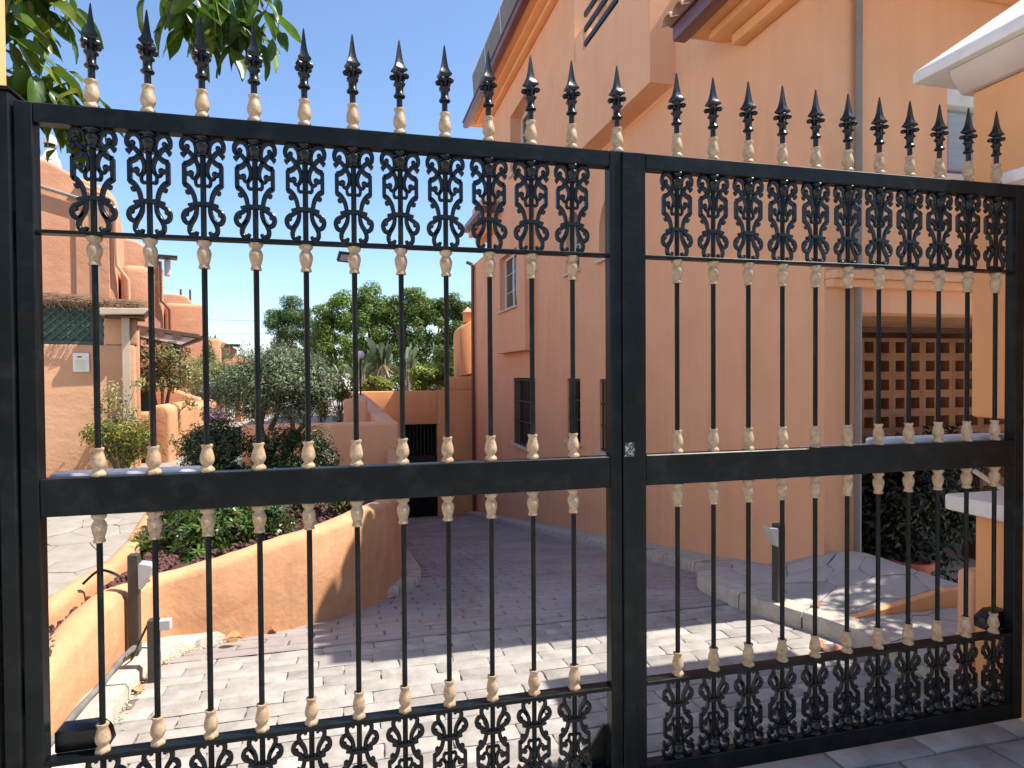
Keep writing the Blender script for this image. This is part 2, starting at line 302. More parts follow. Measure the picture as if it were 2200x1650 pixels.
# irregular flagstones by half plane clipping
def clip(poly, p, n):
    out = []
    for i in range(len(poly)):
        a, b = poly[i], poly[(i+1) % len(poly)]
        da = (a[0]-p[0])*n[0]+(a[1]-p[1])*n[1]; db = (b[0]-p[0])*n[0]+(b[1]-p[1])*n[1]
        if da <= 0: out.append(a)
        if (da < 0) != (db < 0) and da != db:
            t = da/(da-db); out.append((a[0]+(b[0]-a[0])*t, a[1]+(b[1]-a[1])*t))
    return out
def inside(p, poly):
    c = False; j = len(poly)-1
    for i in range(len(poly)):
        a, b = poly[i], poly[j]
        if (a[1] > p[1]) != (b[1] > p[1]) and p[0] < (b[0]-a[0])*(p[1]-a[1])/(b[1]-a[1])+a[0]: c = not c
        j = i
    return c
def flagging(parent, poly, d, zf, m, seed, gap=.008):
    rr = random.Random(seed); x0, x1 = min(p[0] for p in poly), max(p[0] for p in poly); y0, y1 = min(p[1] for p in poly), max(p[1] for p in poly)
    pts = []; yy = y0 - d/2; r_ = 0
    while yy < y1 + d:
        xx = x0 - d + (r_ % 2)*d/2
        while xx < x1 + d: pts.append((xx+rr.uniform(-.36,.36)*d, yy+rr.uniform(-.36,.36)*d)); xx += d
        yy += d*.85; r_ += 1
    base = MB(); k = 0
    for i, p in enumerate(pts):
        cell = [(p[0]-2*d, p[1]-2*d), (p[0]+2*d, p[1]-2*d), (p[0]+2*d, p[1]+2*d), (p[0]-2*d, p[1]+2*d)]
        for j, q in enumerate(pts):
            if i != j and abs(q[0]-p[0]) < 3*d and abs(q[1]-p[1]) < 3*d:
                cell = clip(cell, ((p[0]+q[0])/2, (p[1]+q[1])/2), (q[0]-p[0], q[1]-p[1]))
        # clip to the convex outline
        for a in range(len(poly)):
            u, v = poly[a], poly[(a+1) % len(poly)]
            cell = clip(cell, u, (v[1]-u[1], -(v[0]-u[0])))
        if len(cell) < 3: continue
        ar = abs(sum(cell[a][0]*cell[(a+1) % len(cell)][1]-cell[(a+1) % len(cell)][0]*cell[a][1] for a in range(len(cell))))/2
        base.add([(q[0], q[1], zf(*q)-.022) for q in cell], [tuple(range(len(cell)))])
        if ar < .0012: continue
        c = (sum(q[0] for q in cell)/len(cell), sum(q[1] for q in cell)/len(cell))
        # densify so that outlines are uneven
        e = []
        for a in range(len(cell)):
            u, v = cell[a], cell[(a+1) % len(cell)]
            e += [u, ((u[0]+v[0])/2+rr.uniform(-.05,.05)*d*.5, (u[1]+v[1])/2+rr.uniform(-.05,.05)*d*.5)]
        def ring(s, dz):
            out = []
            for q in e:
                L_ = math.hypot(q[0]-c[0], q[1]-c[1]) or 1; f = max(.2, 1-s/L_); X, Y = c[0]+(q[0]-c[0])*f, c[1]+(q[1]-c[1])*f
                out.append((X-c[0], Y-c[1], zf(X, Y)+dz-zf(*c)))
            return out
        n = len(e); mb = MB(); vs = ring(gap/2, -.03) + ring(gap/2, -.003) + ring(gap/2+.01, 0)
        mb.add(vs, [(q*n+a, q*n+(a+1) % n, (q+1)*n+(a+1) % n, (q+1)*n+a) for q in range(2) for a in range(n)] + [tuple(range(2*n, 3*n))])
        obj('flagstone', mb.mesh('flagstone', m, smooth=50), parent, (c[0], c[1], zf(*c)+rr.uniform(-.002,.002))); k += 1
    bo = base.build('mortar_bed', M['joint'], parent, recalc=False, smooth=0)
    return k
def zp(x, y): return g(y)+.1 + .20*max(0, min(1, (x-3.70)/.65))*(1-sm((y-1.9)/.8))*(.5+.5*sm((y-1.1)/.8))
plat = bpy.data.objects.new('pavement', None); COL.objects.link(plat); struct(plat)
flagging(plat, [(3.44,1.12),(4.55,1.12),(4.27,1.99),(3.52,2.3),(3.40,1.7)], .30, zp, M['flag'], 3)
flagging(plat, [(3.52,2.3),(4.23,1.99),(4.23,3.2),(3.9,3.1),(3.7,2.75)], .30, zp, M['flag'], 4)
flagging(plat, [(3.62,.12),(4.6,.12),(4.6,1.06),(3.50,1.06)], .26, lambda x, y: .092, M['flag'], 5)
b = MB(); xs_ = fr(3.50, 4.56, 14)
b.prism([(x, -.2) for x in (4.56, 3.50)] + [(x, zp(x, 1.13)-.006) for x in xs_], 'y', 1.066, 1.1195)
b.build('step_riser', M['stucco2'], plat, smooth=0)
sh = sheet('pavement_strip', M['kerb'], [3.93, 4.3], fr(3.05, 16.2, 20), lambda x, y: g(y)+.095); struct(sh)
path = bpy.data.objects.new('footpath', None); COL.objects.link(path); struct(path)
flagging(path, [(-3.4,1.2),(-.86,1.2),(-.80,2.6),(-.9,4.4),(-3.4,4.4)], .34, lambda x, y: fp(y), M['flagwarm'], 8)
flagging(path, [(-2.2,4.4),(-.9,4.4),(-.95,7.7),(-2.0,7.7)], .45, lambda x, y: fp(y), M['flagwarm'], 9)
sh = sheet('terrace_floor', M['flagwarm'], fr(-3.6, 1.1, 6), fr(7.7, 30, 8), lambda x, y: fp(y)+.012); struct(sh)

def kerb(name, pts, w, h, label_side):
    root = bpy.data.objects.new(name, None); COL.objects.link(root); struct(root)
    P = crom([(x, y, 0) for x, y in pts], 6); d = 0; segs = [[P[0]]]
    for a, b_ in zip(P, P[1:]):
        d += (b_-a).length; segs[-1].append(b_)
        if d > (.48 if b_.y < 5 else 1.2): segs.append([b_]); d = 0
    for sg in segs:
        if len(sg) < 2: continue
        secs = []
        for i, p in enumerate(sg):
            t = (sg[min(i+1, len(sg)-1)] - sg[max(i-1, 0)]).normalized(); nrm = Vector((t.y, -t.x, 0))*label_side
            q = p + t*(.006 if i == 0 else -.006 if i == len(sg)-1 else 0); z = g(p.y)
            dz = rnd.uniform(-.003,.003); e = lambda: rnd.uniform(-.004,.004)
            secs.append([tuple(q+Vector((0,0,z-.06))), tuple(q+Vector((0,0,z+h*.75+e()))), tuple(q+nrm*(.014+e())+Vector((0,0,z+h+dz))), tuple(q+nrm*w+Vector((0,0,z+h+dz+.006))), tuple(q+nrm*w+Vector((0,0,z-.06)))])
        mb = MB(); mb.loft(secs); mb.build('kerb_stone', M['kerb'], root, smooth=40)
    return root
kerb('kerb', [(3.64,.2),(3.5,.95),(3.36,1.3),(3.28,1.6),(3.31,2.1),(3.42,2.45),(3.6,2.75),(3.76,3.0),(3.8,4),(3.82,6),(3.85,9),(3.9,16)], .155, .1, 1)
kerb('kerb', [(-.33,.3),(-.33,1.1),(-.34,1.5),(-.33,1.85),(-.2,2.03),(0,2.2),(.51,2.66),(.9,3.12),(1.22,3.55),(1.40,4.2),(1.45,5.3),(1.47,6.4)], .16, .075, -1)

# ------------------------------------------------------------------ the gate
GX = lambda X: .732 + (X-.732)*(2.16+.025)/2.16
XB1 = [GX(i*.15) for i in range(11)]; XB2 = [GX(1.9088+i*.15) for i in range(11)]
# cast scroll, drawn once, in metres: u from the bar, v from the foot of the panel (total height .30)
def uv(x, y): return ((x-345)*.000212, (1500-y)*.000232)
def stroke(mb, pts, w, d=.013, n=4, flip=1):
    P = crom([(*uv(*p[:2]), p[2] if len(p) > 2 else w) for p in pts], n)
    secs = []
    for i, p in enumerate(P):
        a, c = P[max(i-1,0)], P[min(i+1, len(P)-1)]
        t = Vector((c.x-a.x, c.y-a.y)).normalized(); nn = Vector((-t.y, t.x)); ww = p.z*.000212/2*1.45
        sec = []
        for (s, q) in ((-1,-.25),(-.55,-.5),(.55,-.5),(1,-.25),(1,.25),(.55,.5),(-.55,.5),(-1,.25)):
            sec.append((flip*(p.x+nn.x*ww*s), q*d, p.y+nn.y*ww*s))
        secs.append(sec)
    mb.loft(secs)
def ball(mb, x, y, r, flip=1, d=.015):
    u, v = uv(x, y); r *= .000212*1.15; vs = []; n = 10
    prof = ((.0,-1),(.6,-.8),(1,-.2),(1,.2),(.6,.8),(0,1)); secs = []
    for s, q in prof: secs.append([(flip*(u+r*s*math.cos(2*math.pi*k/n)), q*d/2, v+r*s*math.sin(2*math.pi*k/n)) for k in range(n)])
    mb.loft(secs)
def plate(mb, poly, flip=1, d=.011):
    q = [(flip*uv(*p)[0], uv(*p)[1]) for p in poly]; mb.prism(q, 'y', -d/2, d/2)
mb = MB()
for fl in (1, -1):
    stroke(mb, [(452,470,40),(436,400,44),(458,310,48),(528,254,50),(602,262,50),(642,318,50),(640,388,46),(602,420,36)], 45, flip=fl)
    ball(mb, 566, 366, 36, fl); stroke(mb, [(566,366,30),(592,395,42),(618,410,38)], 40, flip=fl)
    stroke(mb, [(430,520,44),(480,490,48),(530,440,48),(585,400,40)], 45, flip=fl)
    stroke(mb, [(570,420,34),(610,455,40),(640,480,36)], 36, flip=fl); ball(mb, 640, 462, 24, fl, .012)
    plate(mb, [(585,430),(664,446),(658,480),(622,512),(590,470)], fl)
    stroke(mb, [(470,505,48),(530,562,54),(612,592,58)], 54, flip=fl)
    plate(mb, [(585,560),(642,588),(642,850),(590,880),(580,800),(578,640)], fl, .013)
    stroke(mb, [(612,838,56),(545,880,54),(485,965,50),(458,1070,46)], 50, flip=fl)
    stroke(mb, [(470,500,46),(425,575,48),(405,650,46),(420,720,44),(460,762,40),(505,752,34),(525,715,30)], 44, flip=fl)
    ball(mb, 518, 700, 42, fl); plate(mb, [(520,690),(590,668),(590,730),(525,740)], fl)
    stroke(mb, [(425,720,30),(452,790,34),(440,845,36),(395,850,30),(372,838,22)], 34, flip=fl)
    plate(mb, [(440,775),(476,805),(462,852),(430,876),(398,860),(430,830)], fl)
    ball(mb, 566, 938, 34, fl, .013); plate(mb, [(520,890),(545,915),(604,914),(596,950),(560,972),(520,950)], fl)
    plate(mb, [(420,1060),(470,1064),(566,1086),(562,1112),(520,1146),(450,1130)], fl, .014)
    stroke(mb, [(440,1100,44),(446,1190,48),(475,1262,52),(520,1325,54),(546,1395,50),(536,1450,50),(495,1474,48),(452,1464,44),(436,1432,34)], 48, flip=fl)
    stroke(mb, [(478,1128,34),(540,1152,40),(604,1188,50),(632,1245,52),(612,1306,50),(560,1330,44),(508,1308,38),(474,1256,32)], 48, flip=fl)
    ball(mb, 588, 1212, 36, fl)
    plate(mb, [(470,1135),(520,1150),(568,1195),(545,1190),(500,1165)], fl)
mb.box(-.0265, .0265, -.011, .011, uv(0,1112)[1], uv(0,1060)[1])
scroll_me = mb.mesh('scroll', M['cast'], smooth=38)
# bulb collar (upright, foot at 0) and its dark twin
BP = [(.019,0),(.0225,.002),(.0228,.009),(.0195,.0145),(.0150,.019),(.0148,.022),(.0190,.028),(.0225,.036),(.0228,.045),(.0208,.056),(.0178,.067),(.0150,.0755),(.0165,.081),(.0188,.086),(.0175,.0895),(.0105,.0885)]
mb = MB(); mb.lathe(BP, 18, wob=lambda a, i: 1 + (.10*math.sin(6*a+.4) if i in (1,2,3) else .07*math.sin(8*a) if i in (12,13,14) else .035*math.sin(8*a) if 7 <= i <= 10 else 0))
bead_me = mb.mesh('collar', M['bead'], smooth=60); dark_me = mb.mesh('collar', M['cast'], smooth=60)
# spear finial, foot at 0, tip at .295 ; four sided blade, four nubs, rings
mb = MB()
mb.tube([(0,0,0),(0,0,.10)], .0085, 10)
mb.lathe([(.0085,.050),(.0155,.052),(.0172,.056),(.0150,.062),(.0115,.068),(.0112,.085),(.0122,.098),(.0165,.103),(.0172,.109),(.0130,.116),(.0125,.130),(.0135,.145),(.010,.160)], 16, org=(0,0,0), wob=lambda a, i: 1 + (.10*math.sin(6*a) if i in (7,8) else 0))
for k in range(4):
    a = k*math.pi/2 + math.pi/4; mb.lathe([(.001,-.011),(.008,-.008),(.011,0),(.008,.008),(.001,.011)], 8, org=(.0195*math.cos(a), .0195*math.sin(a), .139))
    mb.tube([(.006*math.cos(a), .006*math.sin(a), .134), (.0195*math.cos(a), .0195*math.sin(a), .139)], .006, 6)
secs = []
for r_, z, e in ((.009,.150,1),(.013,.156,1),(.0225,.163,1),(.0230,.169,1),(.0170,.180,1),(.0122,.197,1),(.0090,.220,1),(.0066,.246,1),(.0045,.270,1),(.0026,.290,1),(.0009,.298,1)):
    secs.append([(r_*(1.12 if k % 2 == 0 else .66)*math.cos(k*math.pi/4+math.pi/4), r_*(1.12 if k % 2 == 0 else .66)*math.sin(k*math.pi/4+math.pi/4), z) for k in range(8)])
mb.loft(secs); finial_me = mb.mesh('finial', M['cast'], smooth=42)

ZB, ZL, ZLT, ZM0, ZM1, ZT0, ZT1, ZTB, ZTT = .126, .421, .437, 1.1645, 1.277, 2.000, 2.0105, 2.322, 2.3785
def baluster_mesh():
    m_ = MB(); m_.tube([(0,0,ZB),(0,0,ZTB)], .0088, 12); return m_.mesh('baluster', M['iron'], smooth=50)
bal_me = baluster_mesh()
def leaf(label, x0, x1, sl, sr, xs, mid_rails):
    root = thing('gate_leaf', label, 'gate', (x0, 0, 0), 0, 'leaves of the double driveway gate')
    def part(n, a, c, y0, y1, z0, z1, bv=.003): return bx(n, M['iron'], root, a-x0, c-x0, y0, y1, z0, z1, bv)
    part('stile', x0, sl, 0, .05, .055, ZT1+.368); part('stile', sr, x1, 0, .05, .055, ZT1+.368)
    part('top_rail', sl+.0005, sr-.0005, .001, .049, ZTB, ZTT-.0005); part('middle_rail', sl+.0005, sr-.0005, .001, .049, ZM0, ZM1)
    part('bottom_rail', sl+.0005, sr-.0005, .001, .049, .055, ZB); part('lower_flat_bar', sl+.0005, sr-.0005, .0015, .0485, ZL, ZLT, .002); part('upper_flat_bar', sl+.0005, sr-.0005, .0025, .0475, ZT0, ZT1, .002)
    for x in xs:
        q = obj('baluster', bal_me, root, (x-x0, .025, 0), (0,0,rnd.uniform(-.02,.02)))
        for z, up in ((ZTT-.001,1),(ZT0,-1),(ZM1-.001,1),(ZM0,-1),(ZLT-.001,1)):
            obj('collar', bead_me, q, (0,0,z), (0 if up == 1 else math.pi, 0, rnd.uniform(0,6)), (.93,.93,.98))
        obj('finial', finial_me, q, (0,0,ZTT+.084), (0,0,rnd.uniform(-.15,.15)+.25), (1.16,1.16,.78))
        obj('collar', dark_me, q, (0,0,ZTB), (math.pi,0,0), (1.05,1.05,.68)); obj('collar', dark_me, q, (0,0,ZB), (0,0,0), (1.05,1.05,.68))
        obj('scroll', scroll_me, q, (0,0,ZT1+.0005), (0,0,rnd.uniform(-.01,.01)), (.945,1,1.055))
        obj('scroll', scroll_me, q, (0,0,ZL-.0005), (math.pi,0,rnd.uniform(-.01,.01)), (.945,1,.995))
    return root
g1 = leaf('left leaf of the dark green iron gate, its bars against the sky and planter', -.203, 1.6885, -.155, 1.644, XB1, 1)
g2 = leaf('right leaf of the dark green iron gate, its bars against the house wall', 1.693, 3.572, 1.784, 3.522, XB2, 1)
bx('cover_strip', M['iron'], g2, 0, .046, -.005, -.0003, .06, 2.375, .002)
bx('worn_patch', mat('scuffed_paint', (.02,.025,.025), (.40,.40,.38), rough=.6, scale=120, lo=.5, hi=.6), g2, .003, .040, -.0068, -.0052, 1.275, 1.325)
# the middle spear on the meeting stile
obj('collar', bead_me, g1, (1.683+.203, .025, ZTT), (0,0,.4)); obj('finial', finial_me, g1, (1.683+.203, .025, ZTT+.084), (0,0,.25), (1.16,1.16,.78))
# small lattice drop bolt bracket on the left leaf, by the meeting stile
mb = MB(); mb.prism([(1.645,.06),(1.645,.27),(1.632,.27),(1.50,.08),(1.50,.06)], 'y', .05, .062)
mb.tube([(1.56,.057,.05),(1.56,.057,.12)], .01, 8); mb.v = [(a+.203, b_, c) for a, b_, c in mb.v]; mb.build('drop_bolt_bracket', M['cast'], g1)
# gate openers and hinges behind
for (lab, x0, x1, z, flip) in (('white gate opener arm behind the left gate leaf', -.16, .52, 1.268, 0), ('white gate opener arm with jointed end behind the right gate leaf', 2.52, 3.60, 1.262, 1)):
    t = thing('gate_opener', lab, 'gate opener', (x0, .1, z), 0, 'gate opener arms'); w_ = x1-x0
    if not flip:
        bx('housing', M['whitepaint'], t, 0, w_*.62, -.03, .045, -.05, .016, .012, 2)
        mb = MB(); mb.tube([(w_*.62,.005,-.015),(w_,.005,-.015)], .014, 10); mb.build('piston', M['alu'], t)
    else:
        bx('housing', M['whitepaint'], t, .36, w_, -.03, .05, -.06, .034, .012, 2)
        bx('cover', M['whitepaint'], t, .02, .375, -.025, .04, -.055, .008, .01, 2)
        mb = MB(); mb.tube([(.33,.0,.015),(.37,0,.03),(.40,0,.025),(.405,0,-.02)], .009, 8); mb.build('joint', M['grey'], t)
for (lab, x) in (('black hinge bracket at the foot of the left gate leaf', -.15), ('black hinge bracket at the foot of the right gate leaf', 3.44)):
    mb = MB(); s_ = 1 if x < 0 else -1
    pts = [(0,0),(.15,0),(.14,.045),(.115,.07),(0,.07)] if x < 0 else [(0,0),(.13,0),(.13,.08),(.05,.08),(0,.05)]
    mb.prism(pts, 'y', 0, .07); o = mb.build('hinge_bracket', M['cast'], None, (x, .052, .43), bevel=.006); tag(o, lab, 'hinge', 'lower gate hinge brackets')
# left hinge post, double section with a sloping cap
t = thing('gate_post', 'dark green steel hinge post at the left edge of the gate', 'gate post', (-.24, .03, 0))
bx('post', M['iron'], t, -.012, .031, -.04, .06, 0, 2.40, .004); bx('flange', M['iron'], t, -.075, -.020, -.05, .05, 0, 2.36, .004)
bx('post_cap', M['iron'], t, -.018, .036, -.046, .066, 2.402, 2.412, .002)
for z in (.55, 1.95):
    mb = MB(); mb.tube([(.034,.075,z),(.034,.075,z+.13)], .012, 10); mb.build('hinge_pin', M['cast'], t)
t = thing('gate_pillar', 'orange rendered pillar behind the left gate post under the leaves', 'pillar', (-.62, .2, 0))
bx('shaft', M['stucco2'], t, -.26, .235, -.17, .2, 0, 3.3, .02, 2); bx('coping', M['white'], t, -.31, .31, -.22, .25, 3.302, 3.38, .02, 2)

# ------------------------------------------------------------------ right kiosk pillar
t = thing('gate_kiosk', 'orange entrance pillar with white coping and hooded roof at right', 'pillar', (3.6, .1, 0))
bx('upper_box', M['stucco2'], t, .2, 1.2, -.75, .345, 1.342, 2.985, .018, 2)
mb = MB(); mb.prism([(.18,2.987),(.115,3.07),(.10,3.105),(1.4,3.105),(1.4,2.987)], 'y', -.85, .39); mb.build('cornice', M['plaster'], t, bevel=.006)
mb = MB(); mb.add([(.06,-.92,3.107),(1.5,-.92,3.107),(1.5,.57,3.107),(.06,.57,3.107),(.06,-.92,3.165),(1.5,-.92,3.165),(1.5,.57,3.165),(.06,.57,3.165),(.8,-.2,3.75),(.95,-.2,3.75)],
   [(0,3,2,1),(0,1,5,4),(1,2,6,5),(2,3,7,6),(3,0,4,7),(4,5,9,8),(5,6,9),(6,7,8,9),(7,4,8)]); mb.build('hood', M['white'], t, bevel=.012, seg=2)
bx('neck', M['stucco2'], t, .28, 1.1, -.7, .23, .975, 1.340, .012, 2)
bx('lower_coping', M['white'], t, -.02, 1.3, -.8, .295, .893, .972, .014, 2); bx('lower_shaft', M['stucco2'], t, .05, 1.2, -.75, .19, -.05, .891, .012, 2)
bx('low_buttress', M['stucco'], t, .045, .5, .1905, .29, -.05, .60, .03, 3)
mb = MB(); mb.tube(crom([(.02,.17,1.10),(.05,.02,1.02),(.08,-.12,.995),(.1,-.3,.99)], 5), .012, 8); mb.build('cable', M['plaster'], t)
t = thing('gate_pillar', 'orange pillar with a small white cap beside the right gate stile', 'pillar', (3.64, -.02, 0))
bx('shaft', M['stucco2'], t, .03, .45, -.5, .0, 0, 2.40, .012, 2)
bx('coping', M['white'], t, -.06, .55, -.6, .16, 2.41, 2.47, .018, 2)

# ------------------------------------------------------------------ the big house at right
XF, YF = 4.2, 1.96
house = thing('house', 'large peach rendered house with balcony, eaves and grilled windows on the right', 'house', (XF, YF, 0))
def hp(name, m, x0, x1, y0, y1, z0, z1, bevel=0, seg=1): return bx(name, m, house, x0-XF, x1-XF, y0-YF, y1-YF, z0, z1, bevel, seg)
def wallx(name, X, y0, y1, z0, z1, holes, dep, parent=house, m=None, off=(XF, YF)):
    ys = sorted({y0, y1, *[h for q in holes for h in q[:2]]}); zs = sorted({z0, z1, *[h for q in holes for h in q[2:4]]}); mb = MB()
    for a, b_ in zip(ys, ys[1:]):
        for c, d in zip(zs, zs[1:]):
            if any(a >= q[0]-1e-6 and b_ <= q[1]+1e-6 and c >= q[2]-1e-6 and d <= q[3]+1e-6 for q in holes): continue
            mb.add([(X,a,c),(X,a,d),(X,b_,d),(X,b_,c)], [(0,1,2,3)])
    for (a, b_, c, d) in [q[:4] for q in holes]:
        for quad in ([(a,c),(a,d)], [(a,d),(b_,d)], [(b_,d),(b_,c)], [(b_,c),(a,c)]):
            (p, q), (r_, s_) = quad; mb.add([(X,p,q),(X,r_,s_),(X+dep,r_,s_),(X+dep,p,q)], [(0,1,2,3)])
    mb.v = [(x-off[0], y-off[1], z) for x, y, z in mb.v]
    return mb.build(name, m or M['stucco'], parent, recalc=False, smooth=0)
W1, W2, W3 = (5.75, 6.45, .46, 1.49), (7.25, 7.86, .48, 1.49), (9.75, 11.46, .06, 1.485)
NAR, ARC = (7.27, 7.9, 3.2, 4.15), (5.55, 6.45, 3.18, 4.05)
TOPW = (10.15, 11.6, 5.9, 7.2)
wallx('side_wall', XF, YF, 16.0, -3.2, 4.70, [W1, W2, W3, NAR, ARC], .22)
wallx('upper_side_wall', XF+.001, 6.72, 13.95, 4.701, 8.3, [TOPW], .3)
# arched heads filling the corners of the niche
for (a, b_, c, d) in (ARC, NAR):
    mb = MB(); yc, r_ = (a+b_)/2, (b_-a)/2; zc = d-r_
    for sg in (1, -1):
        poly = [(yc+sg*r_, d)] + [(yc+sg*r_*math.cos(t_), zc+r_*math.sin(t_)) for t_ in fr(0, math.pi/2, 8)]
        mb.prism(poly, 'x', XF+.001, XF+.219)
    mb.v = [(x-XF, y-YF, z) for x, y, z in mb.v]; mb.build('arch_head', M['stucco'], house, smooth=0)
def window(q, X, dep, label_m, frame=.05, cols=1, grille=False, sill=True, bars=9, mull=0):
    a, b_, c, d = q; f = obj('window', None, house, (X+dep-XF, a-YF, c)) if False else None
    mb = MB(); W_, H_ = b_-a, d-c
    for (y0, y1, z0, z1) in ((0,frame,0,H_),(W_-frame,W_,0,H_),(frame,W_-frame,0,frame),(frame,W_-frame,H_-frame,H_)): mb.box(-.04, 0, y0+.001, y1-.001, z0+.001, z1-.001)
    for k in range(1, cols): mb.box(-.038, 0, W_*k/cols-.025, W_*k/cols+.025, frame, H_-frame)
    for k in range(1, mull+1): mb.box(-.030, -.012, frame, W_-frame, H_*k/(mull+1)-.008, H_*k/(mull+1)+.008)
    f = mb.build('window', label_m, house, (X+dep-.01-XF, a-YF, c), bevel=.003)
    pm = MB(); pm.box(-.012, .0, frame*.7, W_-frame*.7, frame*.7, H_-frame*.7); pm.build('pane', M['glass'], f)
    if sill: bx('sill', M['plaster'], f, -dep-.05, -.02, -.06, W_+.06, -.045, -.001, .004)
    if grille:
        n = bars; gm = MB(); gm.box(-.009, .009, -.009, .009, 0, H_-.01); me = gm.mesh('bar', M['gdoor'], smooth=0)
        for k in range(n): obj('bar', me, f, (-dep+.035, W_*(k+.5)/n, .005))
        hm = MB(); hm.box(-.011, .011, .01, W_-.01, -.012, .012); me = hm.mesh('cross_bar', M['gdoor'], smooth=0)
        for k in (0.03, .36, .66, .97): obj('cross_bar', me, f, (-dep+.035, 0, H_*k))
    return f
window(W3, XF, .2, M['gdoor'], grille=True, bars=13, cols=2); window(W2, XF, .2, M['gdoor'], grille=True, bars=5); window(W1, XF, .2, M['gdoor'], grille=True, bars=6)
window(NAR, XF, .2, M['alu'], mull=1); window(ARC, XF, .2, M['alu'], mull=2); window(TOPW, XF, .3, M['whitepaint'], cols=2, mull=2, frame=.07)
hp('curtain', M['plaster'], XF+.197, XF+.205, 9.95, 10.5, .75, 1.40)
# lower bay with its own window and moulded tiled canopy
BW = (10.35, 11.85, 2.95, 4.12)
wallx('bay_front', 4.0, 9.75, 12.35, 2.03, 4.9, [BW], .18)
hp('bay_side', M['stucco'], 4.0005, 4.199, 9.7505, 9.7605, 2.0305, 4.9); hp('bay_side', M['stucco'], 4.0005, 4.199, 12.34, 12.3495, 2.0305, 4.9)
hp('bay_soffit', M['stucco'], 4.001, 4.199, 9.762, 12.338, 2.031, 2.04); window(BW, 4.0, .17, M['whitepaint'], cols=2, mull=2, frame=.06)
for k, (dx, z0, z1) in enumerate(((.50,5.35,5.47),(.36,5.20,5.349),(.2,5.02,5.199))): hp('moulding', M['stucco2'] if k else M['maroon'], XF-dx, XF+.05, 12.5+.1*k, 14.9-.1*k, z0, z1, .006)
hp('upper_parapet', M['stucco'], XF-.25, XF+.3, 12.9, 14.9, 5.472, 6.0, .08, 3)
tm = MB()
for k in range(9):
    a0 = math.pi*k/8
    tm.v += [(0, .085*math.cos(a0), .075*math.sin(a0)), (.42, .085*math.cos(a0), .075*math.sin(a0)+.14), (0, .068*math.cos(a0), .058*math.sin(a0)), (.42, .068*math.cos(a0), .058*math.sin(a0)+.14)]
for k in range(8):
    i = 4*k; tm.f += [(i, i+4, i+5, i+1), (i+2, i+3, i+7, i+6), (i, i+2, i+6, i+4), (i+1, i+5, i+7, i+3)]; tm.mi += [0]*4
tile_me = tm.mesh('roof_tile', M['tile'], smooth=40)
for k in range(11): obj('roof_tile', tile_me, house, (3.74-XF, 12.75+.2*k-YF, 5.475), (0,0,rnd.uniform(-.03,.03)))
# balcony bay
wallx('balcony_bay', 3.9, 4.23, 6.72, 4.71, 6.02, [], .1)
hp('bay_side', M['stucco'], 3.9005, 4.35, 4.2305, 4.2405, 4.7105, 6.7); hp('bay_soffit', M['stucco'], 3.9005, 4.35, 4.241, 6.719, 4.711, 4.73)
hp('balcony_parapet', M['stucco'], 3.9012, 4.04, 4.242, 6.7185, 4.732, 6.02, .0); hp('balcony_post', M['stucco'], 3.9005, 4.3, 4.2408, 5.06, 6.0205, 6.7)
hp('balcony_back_wall', M['stucco'], 5.3, 5.4, 4.2, 6.9, 4.9, 8.3); hp('balcony_floor', M['flag'], 4.041, 5.3, 4.25, 6.9, 5.0, 5.05); hp('balcony_return', M['stucco'], 3.903, 5.3, 6.6215, 6.72, 6.0205, 7.05)
hp('parapet_ramp', M['stucco'], 3.9025, 4.06, 6.30, 6.62, 6.0206, 6.38, .03, 2)
for z in (6.14, 6.34, 6.54): hp('balcony_rail', M['cast'], 3.925, 3.965, 5.0605, 6.299, z-.035, z+.035, .004)
hp('upper_front_wall', M['stucco'], XF, XF+.1, 3.20, 4.2300, 4.7005, 5.7); hp('eave_infill', M['stucco'], XF+.002, XF+.1, YF+.01, 3.199, 4.7005, 4.83)
# high eave, roof, panels
hp('gutter', M['maroon'], 3.66, 3.80, 6.6, 14.5, 7.98, 8.12, .02, 2); hp('gutter_lip', M['maroon'], 3.64, 3.80, 6.6, 14.52, 8.121, 8.15, .006)
hp('soffit', M['stucco2'], 3.801, 4.3, 6.6, 14.45, 8.02, 8.10); hp('moulding', M['stucco2'], 3.93, 4.199, 6.72, 14.2, 7.945, 8.019, .02, 2); hp('moulding', M['stucco2'], 4.07, 4.199, 6.72, 14.05, 7.85, 7.944, .02, 2)
mb = MB(); mb.add([(3.70,6.55,8.15),(3.70,14.5,8.15),(7.6,14.5,9.9),(7.6,6.55,9.9),(3.70,6.55,8.11),(3.70,14.5,8.11),(7.6,14.5,9.86),(7.6,6.55,9.86)], [(0,1,2,3),(7,6,5,4),(0,4,5,1),(1,5,6,2),(2,6,7,3),(3,7,4,0)]); mb.v = [(x-XF, y-YF, z) for x, y, z in mb.v]; mb.build('roof', M['tile'], house)
pm = MB(); pm.box(-.015, .015, 0, 1.38, 0, .36); pme = pm.mesh('solar_panel', M['solar'], smooth=0)
fm = MB(); fm.box(-.02, .02, 0, 1.42, .362, .385); fm.box(-.02, .02, 1.382, 1.42, 0, .361); fme = fm.mesh('panel_frame', M['alu'], smooth=0)
for k in range(4):
    p_ = obj('solar_panel', pme, house, (3.655-XF, 7.2+1.43*k-YF, 8.152), (0, R(-4), 0), (1,1,1.25)); obj('panel_frame', fme, p_)
# end and back walls so that the block is solid
hp('gable_end', M['stucco'], 4.4, 11, 6.60, 6.715, 4.705, 8.3); hp('far_end', M['stucco'], 4.202, 11, 13.80, 13.949, 4.705, 8.3)
hp('lower_end', M['stucco'], 4.202, 11, 15.85, 15.999, -3.2, 4.7); hp('flat_roof', M['tile'], 4.205, 11, 13.951, 15.849, 4.55, 4.7)
